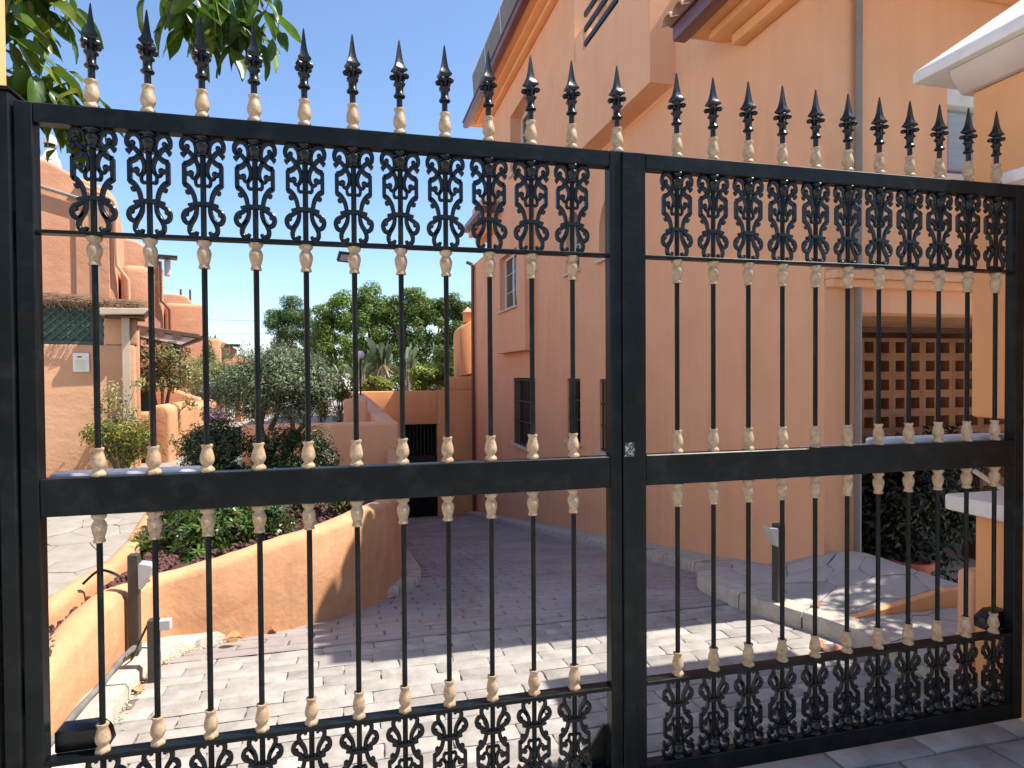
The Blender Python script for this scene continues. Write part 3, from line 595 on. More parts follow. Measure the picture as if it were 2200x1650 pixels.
# front block: front wall facing the gate
def wally(name, Y, x0, x1, z0, z1, holes, dep, m=None):
    xs = sorted({x0, x1, *[h for q in holes for h in q[:2]]}); zs = sorted({z0, z1, *[h for q in holes for h in q[2:4]]}); mb = MB()
    for a, b_ in zip(xs, xs[1:]):
        for c, d in zip(zs, zs[1:]):
            if any(a >= q[0]-1e-6 and b_ <= q[1]+1e-6 and c >= q[2]-1e-6 and d <= q[3]+1e-6 for q in holes): continue
            mb.add([(a,Y,c),(b_,Y,c),(b_,Y,d),(a,Y,d)], [(0,1,2,3)])
    for (a, b_, c, d) in holes:
        for (p, q), (r_, s_) in ([(a,c),(a,d)], [(a,d),(b_,d)], [(b_,d),(b_,c)], [(b_,c),(a,c)]): mb.add([(p,Y,q),(r_,Y,s_),(r_,Y+dep,s_),(p,Y+dep,q)], [(0,1,2,3)])
    mb.v = [(x-XF, y-YF, z) for x, y, z in mb.v]
    return mb.build(name, m or M['stucco'], house, recalc=False, smooth=0)
wally('front_wall', YF, XF, 11, -.6, 4.75, [(4.52, 8.2, -.45, 2.03), (5.34, 6.3, 3.13, 3.86)], .25)
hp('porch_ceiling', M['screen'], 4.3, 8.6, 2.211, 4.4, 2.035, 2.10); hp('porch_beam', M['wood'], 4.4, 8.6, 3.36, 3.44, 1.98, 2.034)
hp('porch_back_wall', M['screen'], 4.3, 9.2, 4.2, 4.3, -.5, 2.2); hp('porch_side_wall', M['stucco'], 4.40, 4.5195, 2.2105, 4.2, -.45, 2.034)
hp('porch_floor', M['soil'], 4.5, 9, 1.5, 4.2, -.50, -.44); hp('door_side', M['stucco'], 8.201, 8.4, 2.211, 4.2, -.44, 2.03)  # floor takes the dark soil colour to deepen the porch shade
# pierced screen of square blocks
sb = MB()
for (x0, x1, z0, z1) in ((0,.2,0,.042),(0,.2,.158,.2),(0,.042,.042,.158),(.158,.2,.042,.158)): sb.box(x0+.001, x1-.001, 0, .11, z0+.0005, z1-.0005)
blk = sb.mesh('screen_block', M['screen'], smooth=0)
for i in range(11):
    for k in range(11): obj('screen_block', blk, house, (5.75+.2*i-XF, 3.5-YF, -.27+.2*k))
mb = MB()
for (y0, z0, z1) in ((-.13, 2.27, 2.33), (-.09, 2.21, 2.269)): mb.box(0, 3.6, y0, -.001, z0, z1)
mb.build('porch_cornice', M['stucco'], house, bevel=.01, seg=2)
f = bx('window', M['shutter'], house, 5.36-XF, 6.28-XF, .12, .16, 3.15, 3.84, .004)
bx('shutter_box', M['whitepaint'], f, 5.345-XF, 6.29-XF, .02, .15, 3.70, 3.855, .006); bx('frame', M['alu'], f, 5.345-XF, 5.40-XF, .08, .118, 3.135, 3.699, .004)
for k in range(3): bx('panel', M['shutter'], f, 5.45+.26*k-XF, 5.67+.26*k-XF, .095, .119, 3.2, 3.68, .01)
bx('sill', M['plaster'], f, 5.28-XF, 6.36-XF, -.05, .1, 3.085, 3.129, .005)
mb = MB(); mb.tube([(4.46-XF, -.045, .12), (4.46-XF, -.045, 5.0)], .028, 12); mb.build('downpipe', M['greypipe'], house)
mb = MB(); mb.tube([(4.40-XF, -.012, 1.2), (4.40-XF, -.012, 2.2)], .009, 8); mb.build('cable', M['plaster'], house)
# front block eave: left side and front overhang
hp('gutter', M['maroon'], 3.66, 3.80, 1.02, 3.30, 4.64, 4.78, .02, 2); hp('gutter_lip', M['maroon'], 3.64, 3.80, 1.0, 3.32, 4.781, 4.81, .006)
hp('gutter', M['maroon'], 3.801, 9, .97, 1.11, 4.64, 4.78, .02, 2)
hp('soffit', M['stucco2'], 3.801, 9, 1.111, 3.27, 4.68, 4.75); hp('moulding', M['stucco2'], 3.93, 4.199, 1.7, 3.12, 4.60, 4.679, .02, 2); hp('moulding', M['stucco2'], 4.07, 4.199, 1.85, 2.98, 4.50, 4.599, .02, 2)
hp('moulding', M['stucco2'], 4.2, 9, 1.70, 1.959, 4.54, 4.679, .02, 2)
mb = MB(); mb.add([(3.70,.99,4.82),(3.70,3.34,4.82),(4.4,3.34,5.15),(9,.99,4.82),(9,3.34,5.9)], [(0,3,4,2,1)]); mb.v = [(x-XF, y-YF, z) for x, y, z in mb.v]; mb.build('roof', M['tile'], house, recalc=False)
for k in range(11): obj('roof_tile', tile_me, house, (3.60-XF, 1.25+.205*k-YF, 4.815), (0,0,rnd.uniform(-.04,.04)), (1.1,1.1,1.1))
mb = MB(); mb.tube(crom([(4.13,15.75,4.6),(4.12,15.75,3),(4.12,15.75,-2.2),(4.08,15.5,-2.42),(3.98,15.3,-2.45)], 4), .05, 10); mb.v = [(x-XF, y-YF, z) for x, y, z in mb.v]; mb.build('downpipe', M['pipe'], house)
mb = MB(); mb.tube([(4.13,15.75,4.6),(4.12,15.85,4.68),(4.0,15.95,4.75)], .05, 8); mb.v = [(x-XF, y-YF, z) for x, y, z in mb.v]; mb.build('gutter_elbow', M['pipe'], house)

# ------------------------------------------------------------------ garage end wall and wing
gw = thing('garage', 'orange garage front with dark barred door at the foot of the ramp', 'garage', (2.6, 16.05, -2.2))
def gp(name, m, x0, x1, y0, y1, z0, z1, bevel=0, seg=1): return bx(name, m, gw, x0-2.6, x1-2.6, y0-16.05, y1-16.05, z0+2.2, z1+2.2, bevel, seg)
gp('wall', M['stucco2'], .6, 3.13, 16.05, 16.3, .155, 1.10, .03, 2); gp('wall', M['stucco2'], .6, 2.2, 16.051, 16.3, -3, .154)
gp('wall', M['stucco2'], 3.131, 4.19, 16.05, 16.3, -3, 1.12); gp('step_wall', M['stucco2'], 3.42, 4.19, 16.052, 16.3, 1.121, 1.50, .02, 2)
d = gp('door', M['gdoor'], 2.201, 3.13, 16.15, 16.2, -2.6, -.75)
bm_ = MB(); bm_.box(-.012, .012, -.012, .012, 0, .86); me = bm_.mesh('bar', M['gdoor'], smooth=0)
for k in range(9): obj('bar', me, d, (2.25+.105*k-2.6, .12, 1.47))
bx('lower_ribs', M['cast'], d, 2.21-2.6, 3.12-2.6, .085, .099, -.3, 1.2)
gp('dark_void', M['dark'], 2.0, 3.4, 17.5, 17.6, -3, .3); gp('ceiling', M['dark'], 2.0, 3.4, 16.31, 17.5, .156, .25)
bm_ = MB(); bm_.box(-.02, .02, -.01, .01, -.11, .11); me = bm_.mesh('vent_slot', M['pipe'], smooth=0)
for k in range(4): obj('vent_slot', me, gw, (3.62+.07*k-2.6, -.012, .3+.9))
wing = thing('house_wing', 'narrow orange wing with small chimney at the far corner of the house', 'building', (4.05, 16.4, .0))
mb = MB(); mb.prism([(-.20,-.5),(.28,-.5),(.28,3.1),(.1,3.1),(-.05,3.0),(-.16,2.9),(-.2,2.75),(-.2,1.35),(-.12,1.3),(-.12,1.0)], 'y', 0, 1.2); mb.build('wall', M['stucco2'], wing, bevel=.03, seg=2)
mb = MB(); mb.prism([(-.38,2.18-.75),(.27,2.3-.75),(.27,2.36-.75),(-.38,2.24-.75)], 'y', -.16, -.001); mb.build('ledge', M['pipe'], wing)
c_ = bx('chimney', M['stucco2'], wing, 0, .26, .3, .6, 3.101, 3.4, .01)
mb = MB(); mb.add([(-.05,.25,3.402),(.31,.25,3.402),(.31,.65,3.402),(-.05,.65,3.402),(.13,.45,3.58)], [(0,3,2,1),(0,1,4),(1,2,4),(2,3,4),(3,0,4)]); mb.build('cap', M['tile'], c_)
mb = MB(); mb.box(-1, .0, 2.0, 5, 1.1, 1.2); mb.box(-1, -.9, 2, 2.1, 0, 1.1); mb.build('pergola_roof', M['greypipe'], wing)

# ------------------------------------------------------------------ planter, retaining walls
def wall_path(name, label, cat, pts, th, m, side, foot=lambda p: g(p.y)-.1, rnd_=.03):
    P = crom([(x, y, z) for x, y, z in pts], 5); secs = []
    for i, p in enumerate(P):
        a, c = P[max(i-1,0)], P[min(i+1, len(P)-1)]; t_ = Vector((c.x-a.x, c.y-a.y, 0)).normalized(); n_ = Vector((t_.y, -t_.x, 0))*side
        zb = foot(p); z = p.z + rnd.uniform(-.004,.004); q = Vector((p.x, p.y, 0)); w_ = lambda: rnd.uniform(-.003,.003)
        secs.append([tuple(q+n_*o_+Vector((0,0,zz))) for o_, zz in ((0,zb),(0+w_(),(zb+z)/2),(.0+w_(),z-.05),(.012,z-.02),(.04,z-.003),(th*.5,z+.004),(th-.04,z-.003),(th-.012,z-.02),(th,z-.05),(th,zb))])
    mb = MB(); mb.loft(secs); o = mb.build(name, m, None, smooth=50)
    return tag(o, label, cat)
wall_path('planter_wall', 'low curved ochre planter wall rising beside the driveway', 'wall',
  [(-.50,.25,.30),(-.50,1.0,.34),(-.48,1.35,.40),(-.47,1.72,.41),(-.40,2.02,.37),(-.05,2.16,.42),(.27,2.34,.47),(.56,2.56,.50),(.89,2.98,.53),(1.14,3.65,.50),(1.26,4.6,.50),(1.33,5.6,.50),(1.38,6.6,.50),(1.41,7.44,.50)], .17, M['planter'], -1)
wall_path('planter_edge', 'sunlit ochre edging between the paved path and red gravel', 'wall',
  [(-.80,.4,.37),(-.80,1.3,.375),(-.76,2.0,.385),(-.70,2.5,.40),(-.72,3.0,.42),(-.85,3.9,.44)], .13, M['planter'], -1, foot=lambda p: .1)
wall_path('ramp_wall', 'pinkish wall running back along the ramp to the garage', 'wall', [(1.42,7.69,.872),(1.30,11,.96),(1.16,14,1.05),(1.06,16.0,1.09)], .30, M['stucco'], -1)
t = tag(bx('retaining_wall', M['stucco'], None, -.75, 1.43, 7.45, 7.68, -1.2, .875, .05, 3), 'plain peach garden wall in shade behind the shrubs', 'wall')
t = tag(bx('garden_wall', M['stucco'], None, .62, 1.02, 9.2, 9.4, .3, 1.16, .05, 3), 'short pinkish wall stub beyond the shaded garden wall', 'wall')
# bed
b = MB(); o_ = [(-.72,.4),(-.58,.4),(-.57,1.6),(-.50,1.95),(-.3,2.2),(.1,2.4),(.5,2.7),(.8,3.1),(1.05,3.8),(1.15,4.8),(1.22,7.44),(-.75,7.44),(-.78,4.6),(-.74,3.6),(-.62,2.6),(-.66,1.9),(-.70,1.2)]
b.add([(x, y, .325-.022*max(0, y-3.5)) for x, y in o_], [tuple(range(len(o_)))]); struct(b.build('planting_bed', M['soil'], smooth=0))
rk = MB(); ico = bmesh.new(); bmesh.ops.create_icosphere(ico, subdivisions=1, radius=1); iv = [v.co.copy() for v in ico.verts]; iff = [tuple(v.index for v in f.verts) for f in ico.faces]; ico.free()
k = 0
while k < 2300:
    if rnd.random() < .62: x, y = rnd.uniform(-.74,-.40), rnd.uniform(.55,2.75)
    else: x, y = rnd.uniform(-.3,1.1), rnd.uniform(2.3,4.2)
    if not inside((x, y), o_): continue
    s_ = rnd.uniform(.010,.024); rot = Matrix.Rotation(rnd.uniform(0,6), 3, Vector((rnd.random(), rnd.random(), rnd.random()+.01)).normalized())
    z = .33-.022*max(0, y-3.5)+rnd.uniform(0,.035)
    rk.add([rot @ Vector((v.x*s_*rnd.uniform(.7,1.2), v.y*s_*rnd.uniform(.6,1.1), v.z*s_*rnd.uniform(.5,1))) + Vector((x, y, z)) for v in iv], iff); k += 1
stuff(rk.build('lava_gravel', M['rock'], smooth=0, recalc=False))

# ------------------------------------------------------------------ small things by the drive
t = thing('light_post', 'tall slim bronze bollard with grey lamp head by the planter wall', 'bollard light', (-.425, 1.74, .06))
bx('post', M['post'], t, -.026, .026, -.026, .026, 0, .545, .004)
mb = MB(); mb.prism([(.028,.36),(.045,.355),(.105,.46),(.098,.485),(.035,.50),(.028,.49)], 'y', -.035, .035); mb.build('lamp_head', M['grey'], t, bevel=.004)
t = thing('sensor_post', 'short dark gate sensor post standing on the driveway edge at left', 'sensor post', (-.275, 1.53, -.02))
bx('post', M['post'], t, -.026, .026, -.026, .026, 0, .33, .004); bx('sensor', M['grey'], t, .027, .085, -.02, .02, .27, .325, .005)
mb = MB(); mb.tube(crom([(-.02,0,.32),(-.07,.03,.22),(-.13,.12,.10),(-.16,.18,.07)], 6), .006, 8); mb.build('cable', M['cast'], t)
t = thing('light_post', 'dark bollard with grey lamp head on the right kerb by the house', 'bollard light', (3.40, 1.42, .1))
bx('post', M['post'], t, -.03, .03, -.03, .03, 0, .50, .004)
mb = MB(); mb.prism([(-.032,.36),(-.05,.37),(-.10,.49),(-.032,.48)], 'y', -.045, .03); mb.build('lamp_head', M['grey'], t, bevel=.004)
mb = MB(); P = crom([(-.455,.55,.105),(-.45,1.0,.105),(-.435,1.3,.107),(-.435,1.55,.107),(-.42,1.72,.10)], 8); mb.tube(P, [.015+.002*math.sin(i*.9) for i in range(len(P))], 10)
o = mb.build('conduit', M['hose']); tag(o, 'dusty grey conduit lying along the foot of the planter wall', 'pipe')
mb = MB(); P = crom([(-.75,1.95,.40),(-.68,1.99,.46),(-.60,1.98,.44),(-.54,1.9,.43)], 6); mb.tube(P, .008, 8); o = mb.build('drip_hose', M['cast']); tag(o, 'black drip hose arching over the red gravel', 'hose')
def dryleaf(seed, s_):
    rr = random.Random(seed); mb = MB(); n = 6; vs = []
    for i in range(n+1):
        t_ = i/n; w_ = .42*math.sin(math.pi*min(1, t_*1.02+.02))**.8
        vs += [(t_*s_, -w_*s_, (.25*math.sin(3*t_)+rr.uniform(0,.12))*s_), (t_*s_, 0, .12*math.sin(3*t_)*s_), (t_*s_, w_*s_, (.3*math.sin(3*t_)+rr.uniform(0,.12))*s_)]
    mb.add(vs, [f for i in range(n) for f in ((3*i,3*i+1,3*i+4,3*i+3),(3*i+1,3*i+2,3*i+5,3*i+4))])
    return mb.mesh('dry_leaf', M['dry'], recalc=False, smooth=60)
for i, (x, y, z, s_, lab) in enumerate(((-.03,2.02,-.03,.11,'large curled rust leaf at the foot of the left kerb'),(.24,2.25,-.09,.07,'small flat rust leaf on the drive beyond the big curled leaf'),(-.29,1.38,.0,.07,'brown leaf beside the short sensor post'),(-.33,.86,.09,.05,'reddish leaf on the kerb by the gate bottom'),(3.28,.98,.0,.10,'crumpled tan leaf against the right kerb'),(3.36,.88,.0,.07,'second tan leaf at the right kerb nearer the gate'),(3.55,1.22,.12,.06,'dry leaf lying on the sunny pavement'),(-.62,1.2,.37,.09,'orange leaf lying on the red gravel'))):
    o = obj('dry_leaf', dryleaf(i, s_), None, (x, y, z), (0,0,i*1.3)); tag(o, lab, 'leaf', 'fallen dry leaves')
db = MB()
for k in range(420):
    y = rnd.uniform(.7, 2.2); x = kerbx(y) + abs(rnd.gauss(0,.03)) + .005; s_ = rnd.uniform(.004,.012); a = rnd.uniform(0,6)
    db.add([(x+s_*math.cos(a+q), y+s_*math.sin(a+q)*.6, g(y)+.003+rnd.uniform(0,.01)) for q in (0,2,4)], [(0,1,2)])
stuff(db.build('leaf_litter', M['straw'], recalc=False, smooth=0))

# ------------------------------------------------------------------ left hand houses
BR = R(15)
A = thing('courtyard_house', 'low sandy wall with green lattice and reed thatch on the left', 'house', (-1.78, 6.5, .35), BR)
def ap(name, m, x0, x1, y0, y1, z0, z1, bevel=0, seg=1, parent=A): return bx(name, m, parent, x0, x1, y0, y1, z0, z1, bevel, seg)
ap('wall', M['adobe_sand'], -2.2, -.0, 0, .3, -.1, 1.60, .03, 3); ap('wall_upper', M['adobe_sand'], -.32, .02, .01, .3, 1.6005, 1.92, .02, 2)
ap('sun_bounce_wall', M['white'], -2.1, -1.75, -5.6, -.3, -.1, 5.6, .03, 2); ap('return_wall', M['adobe'], -.06, .03, .301, 1.6, -.1, 1.86, .02, 2)  # tall white wall is unseen, added to reflect sun onto the shaded facade
lp = thing('x', 'x', 'x') if False else None
fr_ = ap('lattice_panel', M['green'], -2.2, -.345, .12, .14, 1.605, 2.10)
for (x0, x1, z0, z1) in ((-2.2,-.33,1.602,1.64),(-2.2,-.33,2.07,2.11),(-.37,-.33,1.641,2.069)): bx('frame', M['green'], fr_, x0, x1, .05, .119, z0, z1, .003)
sm_ = MB(); sm_.box(-.011, .011, -.004, .004, -.33, .33); sme = sm_.mesh('slat', M['green'], smooth=0)
def latt(off, an, yy):
    s1 = -1.1; i = 0
    while s1 < -.30:
        obj('slat', sme, fr_, (s1-.03, yy, 1.855), (0, an, 0), (1, 1, .86)); s1 += .095
latt(0, R(45), .100); latt(0, R(-45), .108)
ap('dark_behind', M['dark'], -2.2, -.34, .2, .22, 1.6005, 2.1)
rb = MB()
for k in range(900):
    x = rnd.uniform(-2.1, .02); y = rnd.uniform(-.10,.35); z = 2.13 + .05*(y+.1) + rnd.gauss(0,.018) - .1*max(0,(x+.7))*.6
    l_ = rnd.uniform(.1,.35); a = rnd.gauss(0,.25); rb.tube([(x-l_/2, y, z), (x+l_/2, y+l_*math.sin(a)*.4, z+rnd.gauss(0,.018))], rnd.uniform(.003,.006), 3, cap=False)
for k in range(260):
    x = rnd.uniform(-2.1, .0); z = 2.11 - .1*max(0,(x+.7))*.6; l_ = rnd.uniform(.05,.13); rb.tube([(x, -.1, z), (x+rnd.gauss(0,.04), -.15-rnd.random()*.05, z-l_*.3), (x+rnd.gauss(0,.05), -.16, z-l_)], .0035, 3, cap=False)
stuff(rb.build('reed_thatch', M['reed'], A, recalc=False, smooth=0))
mb = MB(); mb.prism([(-.35,1.94),(.10,1.96),(.14,2.0),(.16,2.03),(-.35,2.02)], 'y', -.22, .5); mb.build('gutter', M['beige'], A, bevel=.008)
ap('soffit', M['wood'], -.3, .1, -.15, .45, 1.921, 1.939)
ap('downpipe', M['beige'], -.14, -.055, -.075, -.002, -.05, 1.938, .006)
n_ = ap('notice', M['whitepaint'], -.63, -.47, -.022, -.001, 1.28, 1.50, .004)
tx = mat('printed_notice', (.55,.55,.35), (.62,.60,.40), rough=.6, scale=20)
for k in range(6): bx('printed_line', tx, n_, -.605, -.51, -.0245, -.0225, 1.31+.02*k, 1.318+.02*k)
bx('printed_mark', M['dark'], n_, -.585, -.545, -.0245, -.0225, 1.448, 1.462)
# shade canopy further along
t = thing('tiled_canopy', 'brown eaved porch canopy with pale soffit beside the climbing plant', 'canopy', (-1.95, 7.6, 2.1), BR)
mb = MB(); mb.prism([(-.25,.17),(.62,.05),(.64,.02),(.62,-.01),(-.25,.11)], 'y', -.3, .7); mb.build('roof_edge', M['wood'], t, bevel=.006)
mb = MB(); mb.prism([(-.25,.105),(.58,-.012),(.40,-.10),(-.25,.03)], 'y', -.28, .68); mb.build('soffit', M['plaster'], t)
mb = MB(); mb.prism([(.35,-.14),(.70,-.0),(.72,.03),(.66,.03),(.33,-.09)], 'y', -.25, .75); mb.build('gutter', M['pipe'], t)
for k in range(3): bx('rafter_end', M['wood'], t, -.1+.2*k, .0+.2*k, -.33, -.305, .03-.028*k, .10-.028*k)
def chimney(t, x, y, z, s_=1.0, m=None):
    c = bx('chimney', M['white'], t, x-.13*s_, x+.13*s_, y-.13*s_, y+.13*s_, z-.1, z+.03, .01)
    mb = MB(); mb.lathe([(.14*s_,.031),(.10*s_,.10),(.08*s_,.2),(.085*s_,.205),(.085*s_,.21)], 14, org=(x,y,z)); mb.build('flue', M['white'], c, smooth=50)
    mb = MB(); mb.lathe([(.07*s_,.211),(.07*s_,.285)], 12, org=(x,y,z)); mb.build('vent', M['dark'], c)
    mb = MB(); mb.lathe([(.09*s_,.286),(.09*s_,.31),(.085*s_,.33),(.08*s_,.37),(.055*s_,.41),(.02*s_,.43)], 14, org=(x,y,z)); mb.build('cap', M['white'], c, smooth=50)
    return c
# house A2 : tall gable with shed roof line, pipes
H1 = thing('townhouse', 'tall terracotta house with white chimney pot and painted pipes behind the lattice', 'house', (-2.77, 9.1, .3), BR)
mb = MB(); mb.prism([(-3,-.2),(0,-.2),(0,4.05),(-.14,4.2),(-.5,4.32),(-.86,4.5),(-3,4.9)], 'y', 0, 3); mb.build('wall', M['adobe'], H1, bevel=.06, seg=3)
ap('inset_panel', M['adobe'], -.54, -.10, -.035, -.001, -.2, 3.82, .01, parent=H1)
mb = MB(); mb.tube([(-1.6,-.05,4.25),(-.30,-.05,3.93),(-.26,-.05,3.88)], .028, 10); mb.tube([(-.26,-.05,3.90),(-.26,-.05,-.1)], .03, 10); mb.build('drainpipe', M['greypipe'], H1)
mb = MB(); mb.tube(crom([(-.5,-.04,4.2),(-.2,-.04,4.08),(-.05,-.04,4.0),(-.01,-.04,3.9)], 4)+[Vector((-.01,-.04,3.2)), Vector((.0,-.04,3.0)), Vector((.14,-.04,2.78)), Vector((.15,-.04,2.2))], .028, 10); mb.build('drainpipe', M['peachpipe'], H1)
chimney(H1, -.86, .2, 4.52, 1.0)
bx('wing', M['adobe'], H1, .03, .5, .1, 3, -.2, 3.05, .12, 3)
H2 = thing('townhouse', 'terracotta house with dry palm tuft and curved shoulder, second along the path', 'house', (-3.42, 14.2, .3), BR)
mb = MB(); mb.prism([(-3,-.2),(0,-.2),(0,3.7),(-.08,3.95),(-.28,4.2),(-.5,4.34),(-.8,4.4),(-3,4.4)], 'y', 0, 4); mb.build('wall', M['adobe'], H2, bevel=.07, seg=3)
mb = MB(); mb.tube([(-.05,-.05,3.9),(-.05,-.05,3.0),(.12,-.05,2.8),(.12,-.05,2.0)], .03, 10); mb.build('drainpipe', M['pipe'], H2)
bx('cap_ledge', M['gdoor'], H2, -.12, .30, -.05, .3, 4.0, 4.06); bx('wing', M['adobe'], H2, .03, .9, .3, 4, -.2, 3.0, .1, 3); bx('flue', M['white'], H2, .03, .16, .1, .25, 3.6, 3.98, .02)
H3 = thing('townhouse', 'terracotta house with stepped curved parapet, third along the path', 'house', (-3.85, 20.3, .3), BR)
mb = MB(); mb.prism([(-3,-.2),(0,-.2),(0,3.35),(-.1,3.5),(-.3,3.62),(-.42,3.8),(-.8,3.86),(-3,3.86)], 'y', 0, 5); mb.build('wall', M['adobe'], H3, bevel=.07, seg=3)
for x in (-.35, -.62): bx('roof_vent', M['pipe'], H3, x, x+.06, .3, .36, 3.7, 4.05)
bx('wing', M['adobe'], H3, .03, .6, .5, 5, -.2, 2.5, .1, 3)
H4 = thing('townhouse', 'farthest terracotta house with low sloping parapet under the agave', 'house', (-4.1, 28.5, .3), BR)
mb = MB(); mb.prism([(-3,-.2),(0,-.2),(0,2.4),(-.15,2.5),(-.5,2.75),(-.8,2.82),(-1.5,2.86),(-3,3.0)], 'y', 0, 6); mb.build('wall', M['adobe'], H4, bevel=.07, seg=3)
bx('cap_ledge', M['gdoor'], H4, -.5, .1, -.2, .4, 2.55, 2.65)
H5 = thing('villa', 'small pale villa with a low canopy glimpsed behind the olive tree', 'house', (-3.0, 24, .3))
bx('wall', M['adobe'], H5, -.9, .9, 0, 3, 0, 1.9, .05, 2); bx('canopy', M['plaster'], H5, -1.0, 1.0, -.5, -.001, 1.6, 1.7)
# garden walls on the path side
def gwall(label, loc, prof, y0, y1, m='adobe', rz=0.0):
    o = MB(); o.prism(prof, 'y', y0, y1); q = o.build('garden_wall', M[m], None, loc, bevel=.04, seg=3); q.rotation_euler.z = rz; return tag(q, label, 'wall', 'rendered garden walls along the path')
def dome(w_, h, c=.12): return [(0,-.2),(w_,-.2),(w_,h-c)] + [(w_-c+c*math.cos(a), h-c+c*math.sin(a)) for a in fr(.3, math.pi/2, 4)] + [(c+c*math.cos(a), h-c+c*math.sin(a)) for a in fr(math.pi/2, math.pi-.3, 4)] + [(0,h-c)]
gwall('nearest round topped garden pillar beside the yellow shrub', (-1.80, 7.0, .4), dome(.26, .80), 0, 1.6, 'planter')
gwall('low rounded wall between yellow shrub and nearest pillar', (-2.25, 7.25, .4), dome(.44, .70), 0, .3, 'planter')
gwall('swooping terracotta wall behind the pale climbing plant', (-2.75, 10.2, .4), [(0,-.2),(.9,-.2),(.9,.78),(.75,.82),(.5,.93),(.3,1.08),(.1,1.3),(0,1.42)], 0, .25)
gwall('second round topped garden pillar by the green bin', (-2.05, 9.6, .4), dome(.26, .72), 0, 1.8, 'planter')
gwall('second swooping terracotta wall by the purple flowers', (-2.9, 14, .4), [(0,-.2),(.82,-.2),(.82,.85),(.6,.93),(.35,1.1),(.1,1.35),(0,1.45)], 0, .25)
for k in range(5): gwall(('first','second','third','fourth','fifth')[k] + ' of the pale posts in the far garden row, counted from the left', (-2.02+.19*k, 12.5+1.1*k, .45), dome(.15, .74-.02*k, .07), 0, .5, 'planter')
t = tag(bx('utility_cabinet', M['bluebin'], None, -2.12, -1.98, 7.75, 7.9, .95, 1.55, .01), 'teal cabinet on the wall behind the climbing plant', 'cabinet')
t = thing('bin', 'dark green bin standing between the garden pillars', 'bin', (-1.86, 9.25, .5)); bx('body', M['green'], t, -.13, .13, -.13, .13, 0, .42, .02); bx('lid', M['green'], t, -.15, .15, -.15, .15, .421, .47, .015)
t = tag(bx('step_block', M['kerb'], None, -2.05, -1.78, 6.05, 6.3, .40, .50, .012), 'pale concrete block on the ground below the yellow shrub', 'block')

# ------------------------------------------------------------------ foliage
def cloud(name, pts, nrm, size, asp, mats, parent=None, seed=0, weights=None, loc=(0,0,0), fold=.25):
    r_ = np.random.default_rng(seed); P = np.asarray(pts, float); N = len(P); nrm = np.asarray(nrm, float)
    nrm = nrm/np.maximum(np.linalg.norm(nrm, axis=1, keepdims=True), 1e-6)
    t = r_.normal(size=(N,3)); t -= nrm*(t*nrm).sum(1, keepdims=True); t /= np.maximum(np.linalg.norm(t, axis=1, keepdims=True), 1e-6)
    s = np.cross(nrm, t); L_ = size*r_.uniform(.6,1.3,(N,1)); W_ = L_*asp
    a = P - t*L_*.5; c = P + t*L_*.5 - nrm*L_*.12; l = P + s*W_*.5 + nrm*W_*fold - t*L_*.05; q = P - s*W_*.5 + nrm*W_*fold - t*L_*.05
    V = np.stack([a, l, c, q], 1).reshape(-1,3); i = np.arange(N)*4
    F = np.stack([np.stack([i, i+1, i+2], 1), np.stack([i, i+2, i+3], 1)], 1).reshape(-1,3)
    me = bpy.data.meshes.new(name); me.vertices.add(len(V)); me.vertices.foreach_set('co', V.ravel().astype(np.float32))
    me.loops.add(F.size); me.loops.foreach_set('vertex_index', F.ravel().astype(np.int32)); me.polygons.add(len(F))
    me.polygons.foreach_set('loop_start', (np.arange(len(F))*3).astype(np.int32)); me.polygons.foreach_set('loop_total', np.full(len(F),3,np.int32))
    for m_ in mats: me.materials.append(m_)
    w_ = np.array(weights or [1]*len(mats), float); w_ /= w_.sum(); mi = r_.choice(len(mats), N, p=w_); me.polygons.foreach_set('material_index', np.repeat(mi,2).astype(np.int32))
    me.update(); me.validate(); return obj(name, me, parent, loc)
def blobs(bl, n, seed=0, jit=.12, shell=.55, up=.5):
    r_ = np.random.default_rng(seed); P = []; Nn = []; vol = np.array([b[3]*b[4]*b[5] for b in bl])**.7; vol /= vol.sum()
    for (cx, cy, cz, rx, ry, rz), v in zip(bl, vol):
        k = max(4, int(n*v)); d = r_.normal(size=(k,3)); d /= np.linalg.norm(d, axis=1, keepdims=True)
        rad = (shell + (1-shell)*r_.random((k,1))**.6) * (1+r_.normal(0, jit, (k,1)))
        P.append(np.array([cx,cy,cz]) + d*rad*np.array([rx,ry,rz])); Nn.append(d + r_.normal(0,.55,(k,3)) + np.array([0,0,up]))
    return np.concatenate(P), np.concatenate(Nn)
def crown_blobs(c, r_, n, sub, seed, flat=.8):
    rr = random.Random(seed); out = []
    for _ in range(n):
        while True:
            d = Vector((rr.uniform(-1,1), rr.uniform(-1,1), rr.uniform(-1,1)))
            if .25 < d.length < 1: break
        s_ = sub*rr.uniform(.6,1.25)
        out.append((c[0]+d.x*r_[0], c[1]+d.y*r_[1], c[2]+d.z*r_[2], s_, s_, s_*flat))
    return out
def limbs(mb, base, tops, r0, seed, fork=.45):
    rr = random.Random(seed); base = Vector(base); av = sum((Vector(t) for t in tops), Vector())/len(tops); fk = base.lerp(av, fork)
    fk += Vector((rr.uniform(-.05,.05), rr.uniform(-.05,.05), 0))*(av-base).length
    P = crom([base, base.lerp(fk,.5)+Vector((rr.uniform(-.06,.06), rr.uniform(-.06,.06), 0))*(fk-base).length, fk], 4); mb.tube(P, [r0*(1.25-.5*i/(len(P)-1)) for i in range(len(P))], 8)
    for t in tops:
        t = Vector(t); m_ = fk.lerp(t,.5)+Vector((rr.uniform(-.12,.12), rr.uniform(-.12,.12), rr.uniform(0,.12)))*(t-fk).length
        P = crom([fk, m_, t], 4); mb.tube(P, [r0*(.6-.5*i/(len(P)-1)) for i in range(len(P))], 6)
